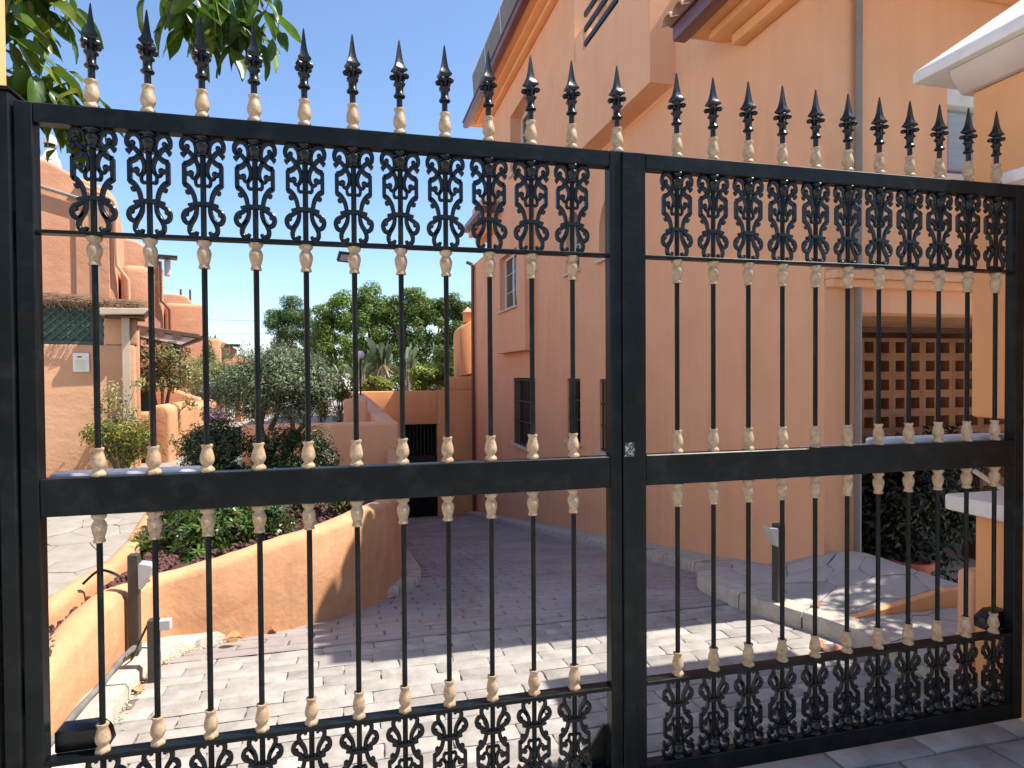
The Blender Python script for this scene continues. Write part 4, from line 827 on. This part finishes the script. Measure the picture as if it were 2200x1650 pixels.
def tree(name, label, cat, base, bl, nl, size, asp, mats, r0, seed, bark='bark', weights=None, fork=.45, ntop=7, group=None, up=.5, shell=.5):
    t = thing(name, label, cat, base, 0, group); bl2 = [(b[0]-base[0], b[1]-base[1], b[2]-base[2], *b[3:]) for b in bl]
    p, n = blobs(bl2, nl, seed, up=up, shell=shell); cloud('crown', p, n, size, asp, mats, t, seed, weights)
    mb = MB(); rr = random.Random(seed); tops = [b[:3] for b in rr.sample(bl2, min(ntop, len(bl2)))]; limbs(mb, (0,0,0), tops, r0, seed, fork); mb.build('trunk', M[bark], t, recalc=False, smooth=60)
    return t
# olive in the bed
ol = [(b_[0]+.26, b_[1], b_[2]+.05, *b_[3:]) for b_ in crown_blobs((-.30,4.75,1.47), (.52,.42,.22), 30, .19, 5) + [(-.85,4.7,1.38,.16,.14,.12),(-.65,4.6,1.50,.22,.2,.17),(.20,4.7,1.44,.18,.16,.14),(-.2,4.7,1.68,.22,.2,.13),(.02,4.7,1.22,.17,.15,.12),(-.15,4.65,1.18,.22,.2,.12),(-.35,4.6,1.30,.25,.2,.15),(-.6,4.65,1.24,.2,.16,.13),(-.05,4.6,1.16,.2,.18,.12),(-.45,4.7,1.16,.16,.14,.1),(.1,4.6,1.35,.2,.2,.15)]]
t = thing('olive_tree', 'small gnarled olive tree with silvery rounded crown behind the dark shrubs', 'tree', (.02, 4.75, .42))
p, n = blobs([(b_[0]-.02, b_[1]-4.75, b_[2]-.42, *b_[3:]) for b_ in ol], 34000, 5, jit=.2, up=.7, shell=.35); cloud('crown', p, n, .040, .28, L['olive'], t, 5, (3,3,3))
sp = []; sn = []
for k in range(70):
    x, y = rnd.uniform(-.5,.55), rnd.uniform(-.3,.3); z = 1.15+.14*math.cos(x*2)+rnd.uniform(-.05,.03); h = rnd.uniform(.08,.2); dx = rnd.uniform(-.05,.05)
    for j in range(14): sp.append((x+dx*j/14+rnd.uniform(-.012,.012), y+rnd.uniform(-.012,.012), z+h*j/14)); sn.append((rnd.uniform(-1,1), rnd.uniform(-1,1), .2))
cloud('sprigs', [(a-.06,b_,c+.05) for a,b_,c in sp], sn, .036, .25, L['olive'], t, 6, (4,2,3))
mb = MB()
for pts, r_ in (([(0,0,0),(-.04,0,.16),(-.13,.02,.30),(-.12,0,.44),(-.17,.02,.60),(-.14,0,.85)], .05), ([(-.02,.02,.0),(.05,.03,.2),(.09,.0,.33),(.05,.0,.45),(.14,.0,.60),(.10,.02,.8)], .042), ([(.10,0,.5),(.25,.05,.65),(.32,.03,.85)], .026), ([(-.08,.02,.6),(.0,.1,.8),(.02,.1,.95)], .025)):
    P = crom(pts, 5); mb.tube(P, [r_*(1.15-.65*i/(len(P)-1))*(1+.12*math.sin(i*1.7)) for i in range(len(P))], 9)
mb.build('trunk', M['bark'], t, recalc=False, smooth=60)
# shrubs in the bed
def shrub(label, bl, nl, size, asp, mats, base, seed, weights=None, up=.5, group='shrubs in the planting beds', shell=.35, jit=.15):
    t = thing('shrub', label, 'shrub', base, 0, group); bl2 = [(b[0]-base[0], b[1]-base[1], b[2]-base[2], *b[3:]) for b in bl]
    p, n = blobs(bl2, nl, seed, jit=jit, shell=shell, up=up); cloud('leaves', p, n, size, asp, mats, t, seed, weights)
    mb = MB(); rr = random.Random(seed)
    for b_ in bl2[:10]:
        q = Vector(b_[:3]); mb.tube(crom([(rr.uniform(-.03,.03), rr.uniform(-.03,.03), -.05), q*.5+Vector((rr.uniform(-.03,.03), 0, 0)), q], 3), .009, 5)
    mb.build('stems', M['bark'], t, recalc=False); return t
def rosette_shrub(label, bl, nr, size, mats, base, seed, weights):
    t = thing('shrub', label, 'shrub', base, 0, 'shrubs in the planting beds'); r_ = np.random.default_rng(seed)
    p, n = blobs([(b[0]-base[0], b[1]-base[1], b[2]-base[2], *b[3:]) for b in bl], nr, seed, jit=.08, shell=.7, up=.5)
    n = n/np.linalg.norm(n, axis=1, keepdims=True); V = []; F = []; MI = []; w_ = np.array(weights, float); w_ /= w_.sum()
    for c, d in zip(p, n):
        d = Vector(d); a = d.orthogonal().normalized(); b_ = d.cross(a); k = r_.integers(6, 9); mi = int(r_.choice(len(mats), p=w_)); c = Vector(c)
        for j in range(k):
            an = 2*math.pi*j/k + r_.uniform(-.3,.3); u = a*math.cos(an)+b_*math.sin(an); sd_ = d.cross(u); l_ = size*r_.uniform(.75,1.2); e = r_.uniform(.1,.6)
            o_ = len(V); tip = c+u*l_+d*l_*e*.5; mid = c+u*l_*.6+d*l_*e*.55
            V += [c, mid+sd_*l_*.17, tip+sd_*l_*.08, tip-sd_*l_*.08, mid-sd_*l_*.17]; F.append((o_,o_+1,o_+2,o_+3,o_+4)); MI.append(mi)
    me = bpy.data.meshes.new('leaves'); me.from_pydata([tuple(v) for v in V], [], F); [me.materials.append(m_) for m_ in mats]; me.polygons.foreach_set('material_index', MI); obj('leaves', me, t)
    mb = MB(); rr = random.Random(seed)
    for b_ in bl[:9]:
        q = Vector(b_[:3])-Vector(base); mb.tube(crom([(0,0,-.05), q*.5, q], 3), .01, 5)
    mb.build('stems', M['bark'], t, recalc=False); return t
rosette_shrub('bright glossy rounded shrub spilling over the front planter wall', [(-.55,3.0,.40,.2,.2,.2),(-.35,2.85,.42,.22,.22,.2),(-.12,2.95,.46,.22,.2,.17),(.08,3.1,.47,.16,.16,.13),(-.45,3.2,.55,.25,.25,.2),(-.15,3.25,.55,.25,.2,.18),(-.62,2.8,.32,.14,.15,.14),(-.3,2.7,.34,.18,.14,.14),(.2,3.15,.46,.1,.1,.1)], 620, .060, L['pitto'], (-.25, 3.0, .3), 21, (4,3,3))
shrub('dark bushy shrub with upright reddish tips left of the olive trunk', crown_blobs((-.58,4.9,.76), (.30,.25,.26), 18, .17, 31)+[(-.68,4.9,.62,.25,.2,.2)], 7500, .05, .3, L['dark'], (-.58,4.9,.42), 31, (3,1), up=.3)
shrub('dark dense shrub right of the olive trunk', crown_blobs((.10,4.75,.74), (.36,.22,.25), 20, .17, 33)+[(.38,4.75,.58,.18,.15,.14),(-.15,4.7,.62,.15,.13,.18)], 7500, .05, .32, L['dark'], (.1,4.8,.36), 33, (3,1.3), up=.3)
shrub('low green shrub at the narrow end of the planter', [(.62,3.75,.50,.16,.15,.10),(.8,3.9,.52,.13,.14,.1),(.5,3.9,.55,.15,.2,.12),(.3,4.0,.5,.2,.2,.14)], 1500, .06, .38, L['pitto'], (.62,3.8,.42), 35, (3,2,3))
shrub('pale small weedy plant between the two dark shrubs', crown_blobs((-.16,4.75,.55), (.14,.1,.14), 6, .08, 37), 700, .04, .3, L['lime'], (-.16,4.75,.42), 37, (1,3,0))
# upright sprigs on the left dark shrub
sp = []; sn = []
for k in range(26):
    x, y = -.58+rnd.gauss(0,.2), 4.85+rnd.gauss(0,.1); z = .88+rnd.uniform(-.1,.04); h = rnd.uniform(.08,.18); dx = rnd.uniform(-.07,.07)
    for j in range(16): sp.append((x+dx*j/16+rnd.uniform(-.014,.014), y+rnd.uniform(-.014,.014), z+h*j/16)); sn.append((rnd.uniform(-1,1), rnd.uniform(-1,1), .4))
shr = [o for o in bpy.data.objects if o.get('label','').startswith('dark bushy')][0]
cloud('sprigs', [(a+.58, b_-4.9, c-.42) for a, b_, c in sp], sn, .036, .3, L['pale'][1:]+L['purple'][1:], shr, 39)
# left side plants
tree('climbing_plant', 'pale leafy climbing plant with slim trunk beside the porch canopy', 'plant', (-1.78,7.5,.4), crown_blobs((-1.78,7.5,1.72), (.30,.2,.36), 20, .15, 41)+[(-1.45,7.5,1.6,.12,.1,.3),(-2.05,7.5,1.75,.14,.1,.25),(-1.4,7.45,1.2,.12,.1,.1)], 5200, .045, .42, L['pale'], .03, 41, weights=(4,4,2), fork=.35, shell=.3)
tree('sapling', 'thin bare stemmed sapling in front of the beige downpipe', 'plant', (-1.80,6.15,.5), [(-1.9,6.1,1.35,.16,.1,.2),(-1.75,6.1,1.15,.14,.1,.16),(-1.65,6.1,1.5,.08,.1,.1),(-2.05,6.15,1.2,.1,.1,.12),(-1.6,6.1,1.05,.12,.08,.1),(-1.95,6.1,.95,.08,.1,.15)], 520, .05, .4, L['pale'], .022, 43, bark='palebark', weights=(3,3,2), fork=.45, shell=.2)
shrub('yellow green shrub at the foot of the sandy wall', crown_blobs((-1.78,6.0,.86), (.30,.18,.16), 16, .14, 45)+[(-2.0,6.0,.7,.1,.1,.12),(-1.72,5.95,.62,.1,.1,.14)], 3800, .04, .5, L['yellow'], (-1.78,6.0,.42), 45, (4,3,2), shell=.3)
shrub('dark climber on the wall behind the sapling', [(-1.98,6.3,1.0,.1,.08,.14),(-1.95,6.3,.85,.1,.08,.1)], 260, .05, .6, L['dark'], (-1.97,6.3,.5), 46)
tree('yellow_shrub', 'feathery yellow green bush above the swooping wall', 'shrub', (-2.3,12.2,.5), crown_blobs((-2.25,12.2,1.6), (.5,.3,.4), 18, .24, 47), 5200, .06, .35, L['pale'], .04, 47, weights=(3,4,1))
tree('conifer', 'small dark conifer behind the yellow green bush', 'tree', (-2.25,13,.5), [(-2.25,13,1.3+.16*k,.42-.055*k,.4-.05*k,.14) for k in range(7)], 3600, .07, .3, L['jaca'], .05, 48)
shrub('purple bougainvillea by the garden pillars', crown_blobs((-1.95,11.6,1.25), (.16,.2,.22), 8, .12, 49)+[(-1.75,12.8,1.15,.15,.15,.25)], 1800, .05, .6, L['purple'], (-1.95,11.6,.5), 49, (3,1), group=None)
shrub('pink flowering bush behind the dark shrubs', crown_blobs((-1.5,9.2,.85), (.25,.2,.2), 8, .14, 50), 1600, .045, .5, L['purple'], (-1.5,9.2,.5), 50, (1,2), group=None)
shrub('potted green plant beside the bin', [(-1.7,8.9,.75,.14,.12,.16),(-1.62,8.85,.62,.1,.1,.1)], 500, .05, .4, L['dark'], (-1.7,8.9,.5), 51, group=None)
def agave(label, loc, n, l_, w_, seed, mats, group=None, cat='plant', name='agave', up=(.2,1.2)):
    rr = random.Random(seed); mb = MB()
    for k in range(n):
        a = rr.uniform(0,6.283); e = rr.uniform(*up); u = Vector((math.cos(a)*math.cos(e), math.sin(a)*math.cos(e), math.sin(e))); s_ = Vector((-math.sin(a), math.cos(a), 0)); q = l_*rr.uniform(.7,1.15)
        P = [u*q*t_ + Vector((0,0,-.25*q*t_*t_)) for t_ in (0,.3,.65,1)]; ww = [w_*.4, w_, w_*.8, .004]
        vs = []
        for p_, x in zip(P, ww): vs += [p_-s_*x/2+Vector((0,0,x*.2)), p_, p_+s_*x/2+Vector((0,0,x*.2))]
        mb.add(vs, [f for i in range(3) for f in ((3*i,3*i+1,3*i+4,3*i+3),(3*i+1,3*i+2,3*i+5,3*i+4))], rr.randrange(len(mats)))
    o = mb.build(name, mats, None, loc, recalc=False, smooth=60); return tag(o, label, cat, group)
agave('spiky agave on the parapet of the third terracotta house', (-4.25,24,2.55), 34, .75, .10, 61, L['lime'][:2])
agave('dry brown palm tuft on the second terracotta house', (-3.75,13.9,3.6), 26, .55, .03, 62, L['straw'])
# garden beyond the ramp
tree('topiary', 'round clipped bush on a thin stem by the shaded wall', 'tree', (.55,9.9,.5), crown_blobs((.55,9.9,1.27), (.14,.14,.12), 12, .12, 63)+[(.52,9.9,.85,.12,.12,.2)], 3400, .035, .45, L['yellow'], .025, 63, weights=(1,3,3))
shrub('yellow leaved bush left of the clipped topiary', crown_blobs((.2,10.5,1.0), (.12,.2,.2), 6, .13, 64)+[(.1,11,1.1,.15,.15,.2)], 1500, .05, .5, L['yellow'], (.2,10.5,.5), 64, (3,2,1), group=None)
for i, (lab, bl) in enumerate((('yellow leaved shrub above the left end of the garage wall', crown_blobs((1.45,16.7,1.3), (.4,.2,.15), 10, .18, 65)), ('leafy lime shrub above the middle of the garage wall', crown_blobs((2.75,16.9,1.45), (.5,.25,.3), 14, .22, 66)), ('lime shrub above the right end of the garage wall', crown_blobs((3.25,16.8,1.55), (.25,.25,.38), 12, .2, 67)))):
    shrub(lab, bl, 3800, .085, .5, L['lime'], (bl[0][0], 16.8, 1.0), 65+i, ((3,2,5),(4,3,1),(4,3,1))[i], group='shrubs above the garage wall')
def paddles(label, loc, n, h, seed):
    rr = random.Random(seed); t = thing('bird_of_paradise', label, 'plant', loc, 0, 'bird of paradise clumps beyond the garage'); mb = MB(); st = MB()
    for k in range(n):
        a = rr.uniform(0,6.283); le = rr.uniform(.05,.5); hh = h*rr.uniform(.55,1.1); d = Vector((math.cos(a), math.sin(a), 0)); p0 = d*.08; p1 = d*le*.4+Vector((0,0,hh*.55))
        st.tube(crom([p0, p0.lerp(p1,.5)+Vector((0,0,.05)), p1], 3), .02, 5); u = (d*le*.75+Vector((0,0,hh*.6))).normalized(); s_ = u.cross(d).normalized() if abs(u.dot(d)) < .98 else Vector((0,1,0))
        s_ = Vector((-math.sin(a+1), math.cos(a+1), 0)); L_ = rr.uniform(.6,.95)*h*.45; W_ = L_*rr.uniform(.30,.42); vs = []; m_ = 6
        for i in range(m_+1):
            t_ = i/m_; c = p1+u*L_*t_+d*.12*t_*t_-Vector((0,0,.10*t_**3)); w_ = W_*math.sin(math.pi*(.06+.92*t_))**.7/2
            vs += [c-s_*w_+u*0+Vector((0,0,w_*.3)), c, c+s_*w_+Vector((0,0,w_*.3))]
        mb.add(vs, [f for i in range(m_) for f in ((3*i,3*i+1,3*i+4,3*i+3),(3*i+1,3*i+2,3*i+5,3*i+4))], rr.choice((0,0,1)))
    mb.build('leaves', L['bop'], t, recalc=False, smooth=60); st.build('stalks', M['palebark'], t, recalc=False)
for i, (x, y, n, h, lab) in enumerate(((1.05,18.6,15,1.75,'left clump of grey green paddle leaves beyond the garage'),(1.75,18.9,20,2.15,'tallest clump of paddle leaves with brown stalks beyond the garage'),(2.55,18.7,16,1.9,'right clump of paddle leaves beside the lime shrubs'))): paddles(lab, (x, y, .8), n, h, 70+i)
agave('dead hanging fronds under the tallest paddle leaves', (1.75,18.7,1.9), 16, .55, .05, 75, L['straw'], up=(-1.2,-.2), name='dead_fronds')
agave('dark fan palm in front of the ficus trees', (.35,20,1.6), 30, .7, .08, 76, L['dark'], name='fan_palm', up=(-.5,1.2))
G = 'dark green trees beyond the garden'
fic = [('tall bushy tree in the middle, left of the globe lamp line', (.6,26,.5), [(.0,26,3.4,.8,.8,.6),(.5,26,4.1,.7,.7,.5),(-.3,25.8,4.0,.5,.6,.5),(.9,26,3.2,.7,.7,.6),(.2,25.6,2.7,.8,.6,.5),(-.4,25.8,3.0,.5,.5,.5),(-.7,25.8,2.3,.6,.5,.5),(-.1,25.6,2.0,.7,.5,.5),(.3,25.8,4.6,.45,.5,.4),(1.1,25.8,2.4,.6,.5,.5)]),
       ('tallest bushy tree with two high plumes of foliage', (2.0,26.5,.5), [(1.5,26.5,4.9,.55,.6,.55),(1.9,26.3,4.3,.7,.7,.5),(1.4,26,4.0,.6,.6,.5),(2.3,26.3,3.5,.7,.7,.6),(1.7,26,3.2,.7,.7,.5),(2.6,26.3,4.6,.45,.5,.5),(1.2,26.5,4.5,.4,.4,.4),(2.1,26,2.6,.8,.6,.6),(1.6,26,2.2,.7,.6,.5)]),
       ('broad bushy tree right of the tallest one', (3.4,26.2,.5), [(3.1,26.2,4.7,.6,.6,.55),(3.5,26.2,4.9,.4,.5,.4),(2.9,26,4.1,.7,.7,.5),(3.7,26,4.2,.6,.6,.5),(3.3,25.8,3.4,.8,.7,.6),(3.0,25.8,2.7,.7,.6,.5),(3.8,25.8,2.9,.6,.6,.6),(3.3,25.8,2.1,.8,.6,.5),(4.1,26,4.4,.5,.5,.4)]),
       ('shaggy tree against the house corner', (4.9,26,.5), [(4.5,26,4.3,.6,.6,.5),(5.1,26,4.5,.6,.6,.45),(5.6,26,4.3,.5,.6,.5),(4.7,25.8,3.5,.8,.7,.6),(5.4,25.8,3.5,.7,.7,.6),(4.5,25.6,2.6,.7,.6,.6),(5.3,25.6,2.6,.7,.6,.6)])]
for i, (lab, base, bl) in enumerate(fic):
    b2 = []; rr = random.Random(80+i)
    for b_ in bl:
        for k in range(9):
            d = Vector((rr.gauss(0,1), rr.gauss(0,1), rr.gauss(0,1))).normalized()*.8; b2.append((b_[0]+d.x*b_[3], b_[1]+d.y*b_[4], b_[2]+d.z*b_[5], .33*rr.uniform(.7,1.3), .33, .27*rr.uniform(.7,1.3)))
    tree('ficus_tree', lab, 'tree', base, b2, 17000, .12, .45, L['ficus'], .16, 80+i, weights=(5,3,3), fork=.4, group=G, ntop=9)
tree('jacaranda_tree', 'lighter feathery tree at the left of the tree group', 'tree', (-1.8,28,.5), crown_blobs((-1.75,28,3.75), (1.05,.7,1.15), 60, .34, 90, .7)+crown_blobs((-.8,28,3.0), (.7,.6,.9), 24, .34, 91, .7), 19000, .13, .22, L['jaca'], .12, 90, weights=(3,2), group=G)
hb = crown_blobs((0,32,1.5), (9,1.2,1.2), 70, .8, 92); p, n = blobs(hb, 26000, 92); stuff(cloud('far_hedge', p, n, .2, .5, L['ficus'], None, 92, (3,1,5)))
t = thing('globe_lamp', 'white globe garden lamp on a dark pole among the paddle leaves', 'lamp', (.985,14.2,.5))
mb = MB(); mb.tube([(0,0,0),(0,0,1.45)], .022, 8); mb.build('pole', M['gdoor'], t)
mb = MB(); mb.lathe([(.105*math.sin(a), 1.56-.105*math.cos(a)) for a in fr(.15, math.pi-.02, 12)], 18); mb.build('globe', M['globe'], t, smooth=80)
t = thing('floodlight', 'small dark floodlight on a tall thin pole seen above the trees', 'lamp', (.80, 8.0, .5))
mb = MB(); mb.tube([(0,0,0),(0,0,2.9)], .025, 8); mb.build('pole', M['gdoor'], t)
hd = MB(); hd.box(-.11,.11,-.02,.035,-.08,.08); h_ = hd.build('housing', M['gdoor'], t, (-.12,-.05,2.86), bevel=.006); h_.rotation_euler = (R(38), R(0), R(25))
bx('lens', M['grey'], h_, -.085,.085,-.024,-.0205,-.055,.055)
for k, z in enumerate((4.92, 4.10, 3.75)):
    mb = MB(); mb.tube([(-9,40,z+.03),(-6,40,z-.01),(-2.5,40,z+.02),(4,40,z+.3)], .009, 5); o = mb.build('power_line', M['gdoor']); tag(o, ('topmost','middle','lowest')[k]+' thin power line crossing the sky left of the trees', 'cable', 'power lines in the sky')
# porch plants
t = thing('potted_plant', 'terracotta pot with a dark bushy plant in the shady porch', 'plant', (5.36,2.3,-.43))
mb = MB(); mb.lathe([(.10,0),(.15,.34),(.175,.345),(.175,.40),(.15,.40),(.14,.36)], 20); mb.build('pot', M['terracotta'], t)
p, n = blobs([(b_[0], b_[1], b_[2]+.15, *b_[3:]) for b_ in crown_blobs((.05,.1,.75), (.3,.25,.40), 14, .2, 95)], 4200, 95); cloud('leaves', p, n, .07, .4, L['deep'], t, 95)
mb = MB(); limbs(mb, (0,0,.3), [(.1,.1,.9),(-.1,0,.8),(.05,.1,1.1)], .015, 3); mb.build('stems', M['bark'], t, recalc=False)
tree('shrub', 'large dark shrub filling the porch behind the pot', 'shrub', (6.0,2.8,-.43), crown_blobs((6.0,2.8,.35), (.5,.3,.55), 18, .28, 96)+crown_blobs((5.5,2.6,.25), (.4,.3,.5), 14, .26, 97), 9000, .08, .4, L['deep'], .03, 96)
agave('small dark spiky pot plant before the pierced screen', (6.25,3.2,.85), 26, .22, .035, 97, L['dark'], name='houseplant', up=(.0,1.3)); t = thing('plant_stand', 'dark shelf unit with plants before the pierced screen', 'shelf', (6.5,3.25,-.44)); bx('top', M['wood'], t, -.6,.7,-.12,.12,1.22,1.25); [bx('leg', M['wood'], t, x, x+.04, -.1, .1, 0, 1.219) for x in (-.58,.62)]

# ------------------------------------------------------------------ overhanging broad leaved tree, near left, and a shade tree right of the gate
def leaf_mesh(k, m_):
    rr = random.Random(k); mb = MB(); n = 7; vs = []; cv = rr.uniform(.1,.35); tw = rr.uniform(-.3,.3)
    for i in range(n+1):
        t_ = i/n; w_ = (.20*math.sin(math.pi*min(1, t_**.85))**.85 if 0 < t_ < 1 else .004); dz = -cv*t_*t_; wav = .03*math.sin(t_*9+k)
        a = tw*t_; vs += [(t_, -w_*math.cos(a), dz+w_*.45+wav), (t_, 0, dz), (t_, w_*math.cos(a), dz+w_*.45-wav)]
    mb.add(vs, [f for i in range(n) for f in ((3*i,3*i+1,3*i+4,3*i+3),(3*i+1,3*i+2,3*i+5,3*i+4))]); mb.tube([(-.18,0,.03),(0,0,0)], .008, 4)
    return mb.mesh('leaf', m_, recalc=False, smooth=60)
LM = [leaf_mesh(k, L['near']) for k in range(5)] + [leaf_mesh(9, L['near2']), leaf_mesh(10, L['near2'])]
nt_ = thing('overhanging_tree', 'broad leaved tree whose branches hang over the gate at top left', 'tree', (-1.7, .75, .3))
def B(x, y, z): return Vector((x+1.7, y-.75, z-.3))
mb = MB(); P = crom([B(-1.7,.75,.3), B(-1.66,.75,1.5), B(-1.55,.7,2.6), B(-1.3,.7,3.5)], 5); mb.tube(P, [.09-.05*i/(len(P)-1) for i in range(len(P))], 10)
twigs = [([(-1.3,.7,3.5),(-.8,.65,3.55),(-.2,.6,3.35),(.2,.55,3.12),(.42,.55,3.0)], .018), ([(-.2,.6,3.35),(.0,.55,3.15),(.15,.5,2.95),(.24,.5,2.80)], .010), ([(-1.55,.7,2.6),(-1.0,.65,2.75),(-.6,.6,2.72),(-.35,.55,2.60),(-.2,.52,2.50)], .014), ([(-1.3,.7,3.5),(-.9,.65,3.2),(-.6,.6,3.05),(-.42,.55,2.9)], .013), ([(-.6,.6,2.72),(-.4,.5,2.65),(-.28,.45,2.5)], .008), ([(-.2,.6,3.35),(.15,.65,3.2),(.35,.6,3.05)], .008), ([(-.6,.6,3.05),(-.4,.6,3.0),(-.28,.6,2.98)], .006)]
for pts, r_ in twigs:
    P = crom([B(*p_) for p_ in pts], 5); mb.tube(P, [r_*(1-.7*i/(len(P)-1)) for i in range(len(P))], 6)
mb.build('trunk', M['bark'], nt_, recalc=False, smooth=60)
def place_leaf(p_, s_, ang, pitch, k=None):
    obj('leaf', LM[k if k is not None else (rnd.randrange(5) if rnd.random() < .84 else 5+rnd.randrange(2))], nt_, B(*p_), (rnd.uniform(-.7,.7), pitch, ang), (s_, s_, s_))
def spray(c, r_, n, s_=(.105,.165), pit=(.3,1.3)):
    for _ in range(int(n*1.6)): place_leaf((c[0]+rnd.gauss(0,r_[0]), c[1]+rnd.gauss(0,r_[1]), c[2]+rnd.gauss(0,r_[2])), rnd.uniform(*s_), rnd.uniform(-1.2,1.2)+rnd.choice((0,3.14)), rnd.uniform(*pit))
spray((.25,.52,2.98), (.09,.07,.055), 38); spray((.38,.55,3.0), (.06,.06,.06), 16, (.08,.12)); spray((.14,.5,2.99), (.05,.06,.05), 12); spray((.27,.5,2.89), (.05,.05,.03), 8)
spray((-.36,.55,2.96), (.06,.06,.05), 26); spray((-.42,.55,2.86), (.04,.05,.05), 12); spray((-.27,.56,2.92), (.03,.04,.02), 4, (.06,.09))
spray((-.34,.52,2.58), (.08,.06,.055), 36); spray((-.22,.5,2.54), (.045,.05,.04), 14, (.08,.12)); spray((-.42,.55,2.66), (.05,.05,.05), 14); spray((-.30,.52,2.66), (.06,.05,.03), 8, (.07,.11))
place_leaf((-.235,.5,2.50), .17, .2, 1.45, 1); place_leaf((-.24,.52,2.98), .13, .3, 1.5, 2); place_leaf((-.06,.5,3.12), .14, .3, 1.2, 0)
st = crown_blobs((6.7,-.1,3.9), (.95,.9,.8), 26, .40, 99)+crown_blobs((6.75,.75,3.9), (.5,.35,.4), 10, .34, 98)
tree('shade_tree', 'leafy tree to the right of the entrance pillar, outside the picture', 'tree', (7.0,-.1,-.4), st, 5200, .13, .42, L['ficus'], .12, 99, weights=(4,2,3))

hb = [(-9+.75*k+rnd.uniform(-.2,.2), -9+rnd.uniform(-.3,.3), z, .75, .6, .6) for k in range(34) for z in (.6, 1.5, 2.3)]
p, n = blobs(hb, 15000, 101); o = cloud('hedge', p, n, .22, .5, L['dark'], None, 101, (3,1)); tag(o, 'tall dark hedge across the street, behind the viewer', 'hedge')

t = thing('sun_bounce_house', 'white house added down the street at left to bounce sun, outside the picture', 'house', (-7, -6, 0)); bx('wall', M['white'], t, -4, 0, -6, 4.5, -.1, 6.2, .05, 2); bx('roof', M['tile'], t, -4.2, .2, -6.2, 4.7, 6.21, 6.4)  # unseen house, added as a sunlit white surface to brighten the shaded facade
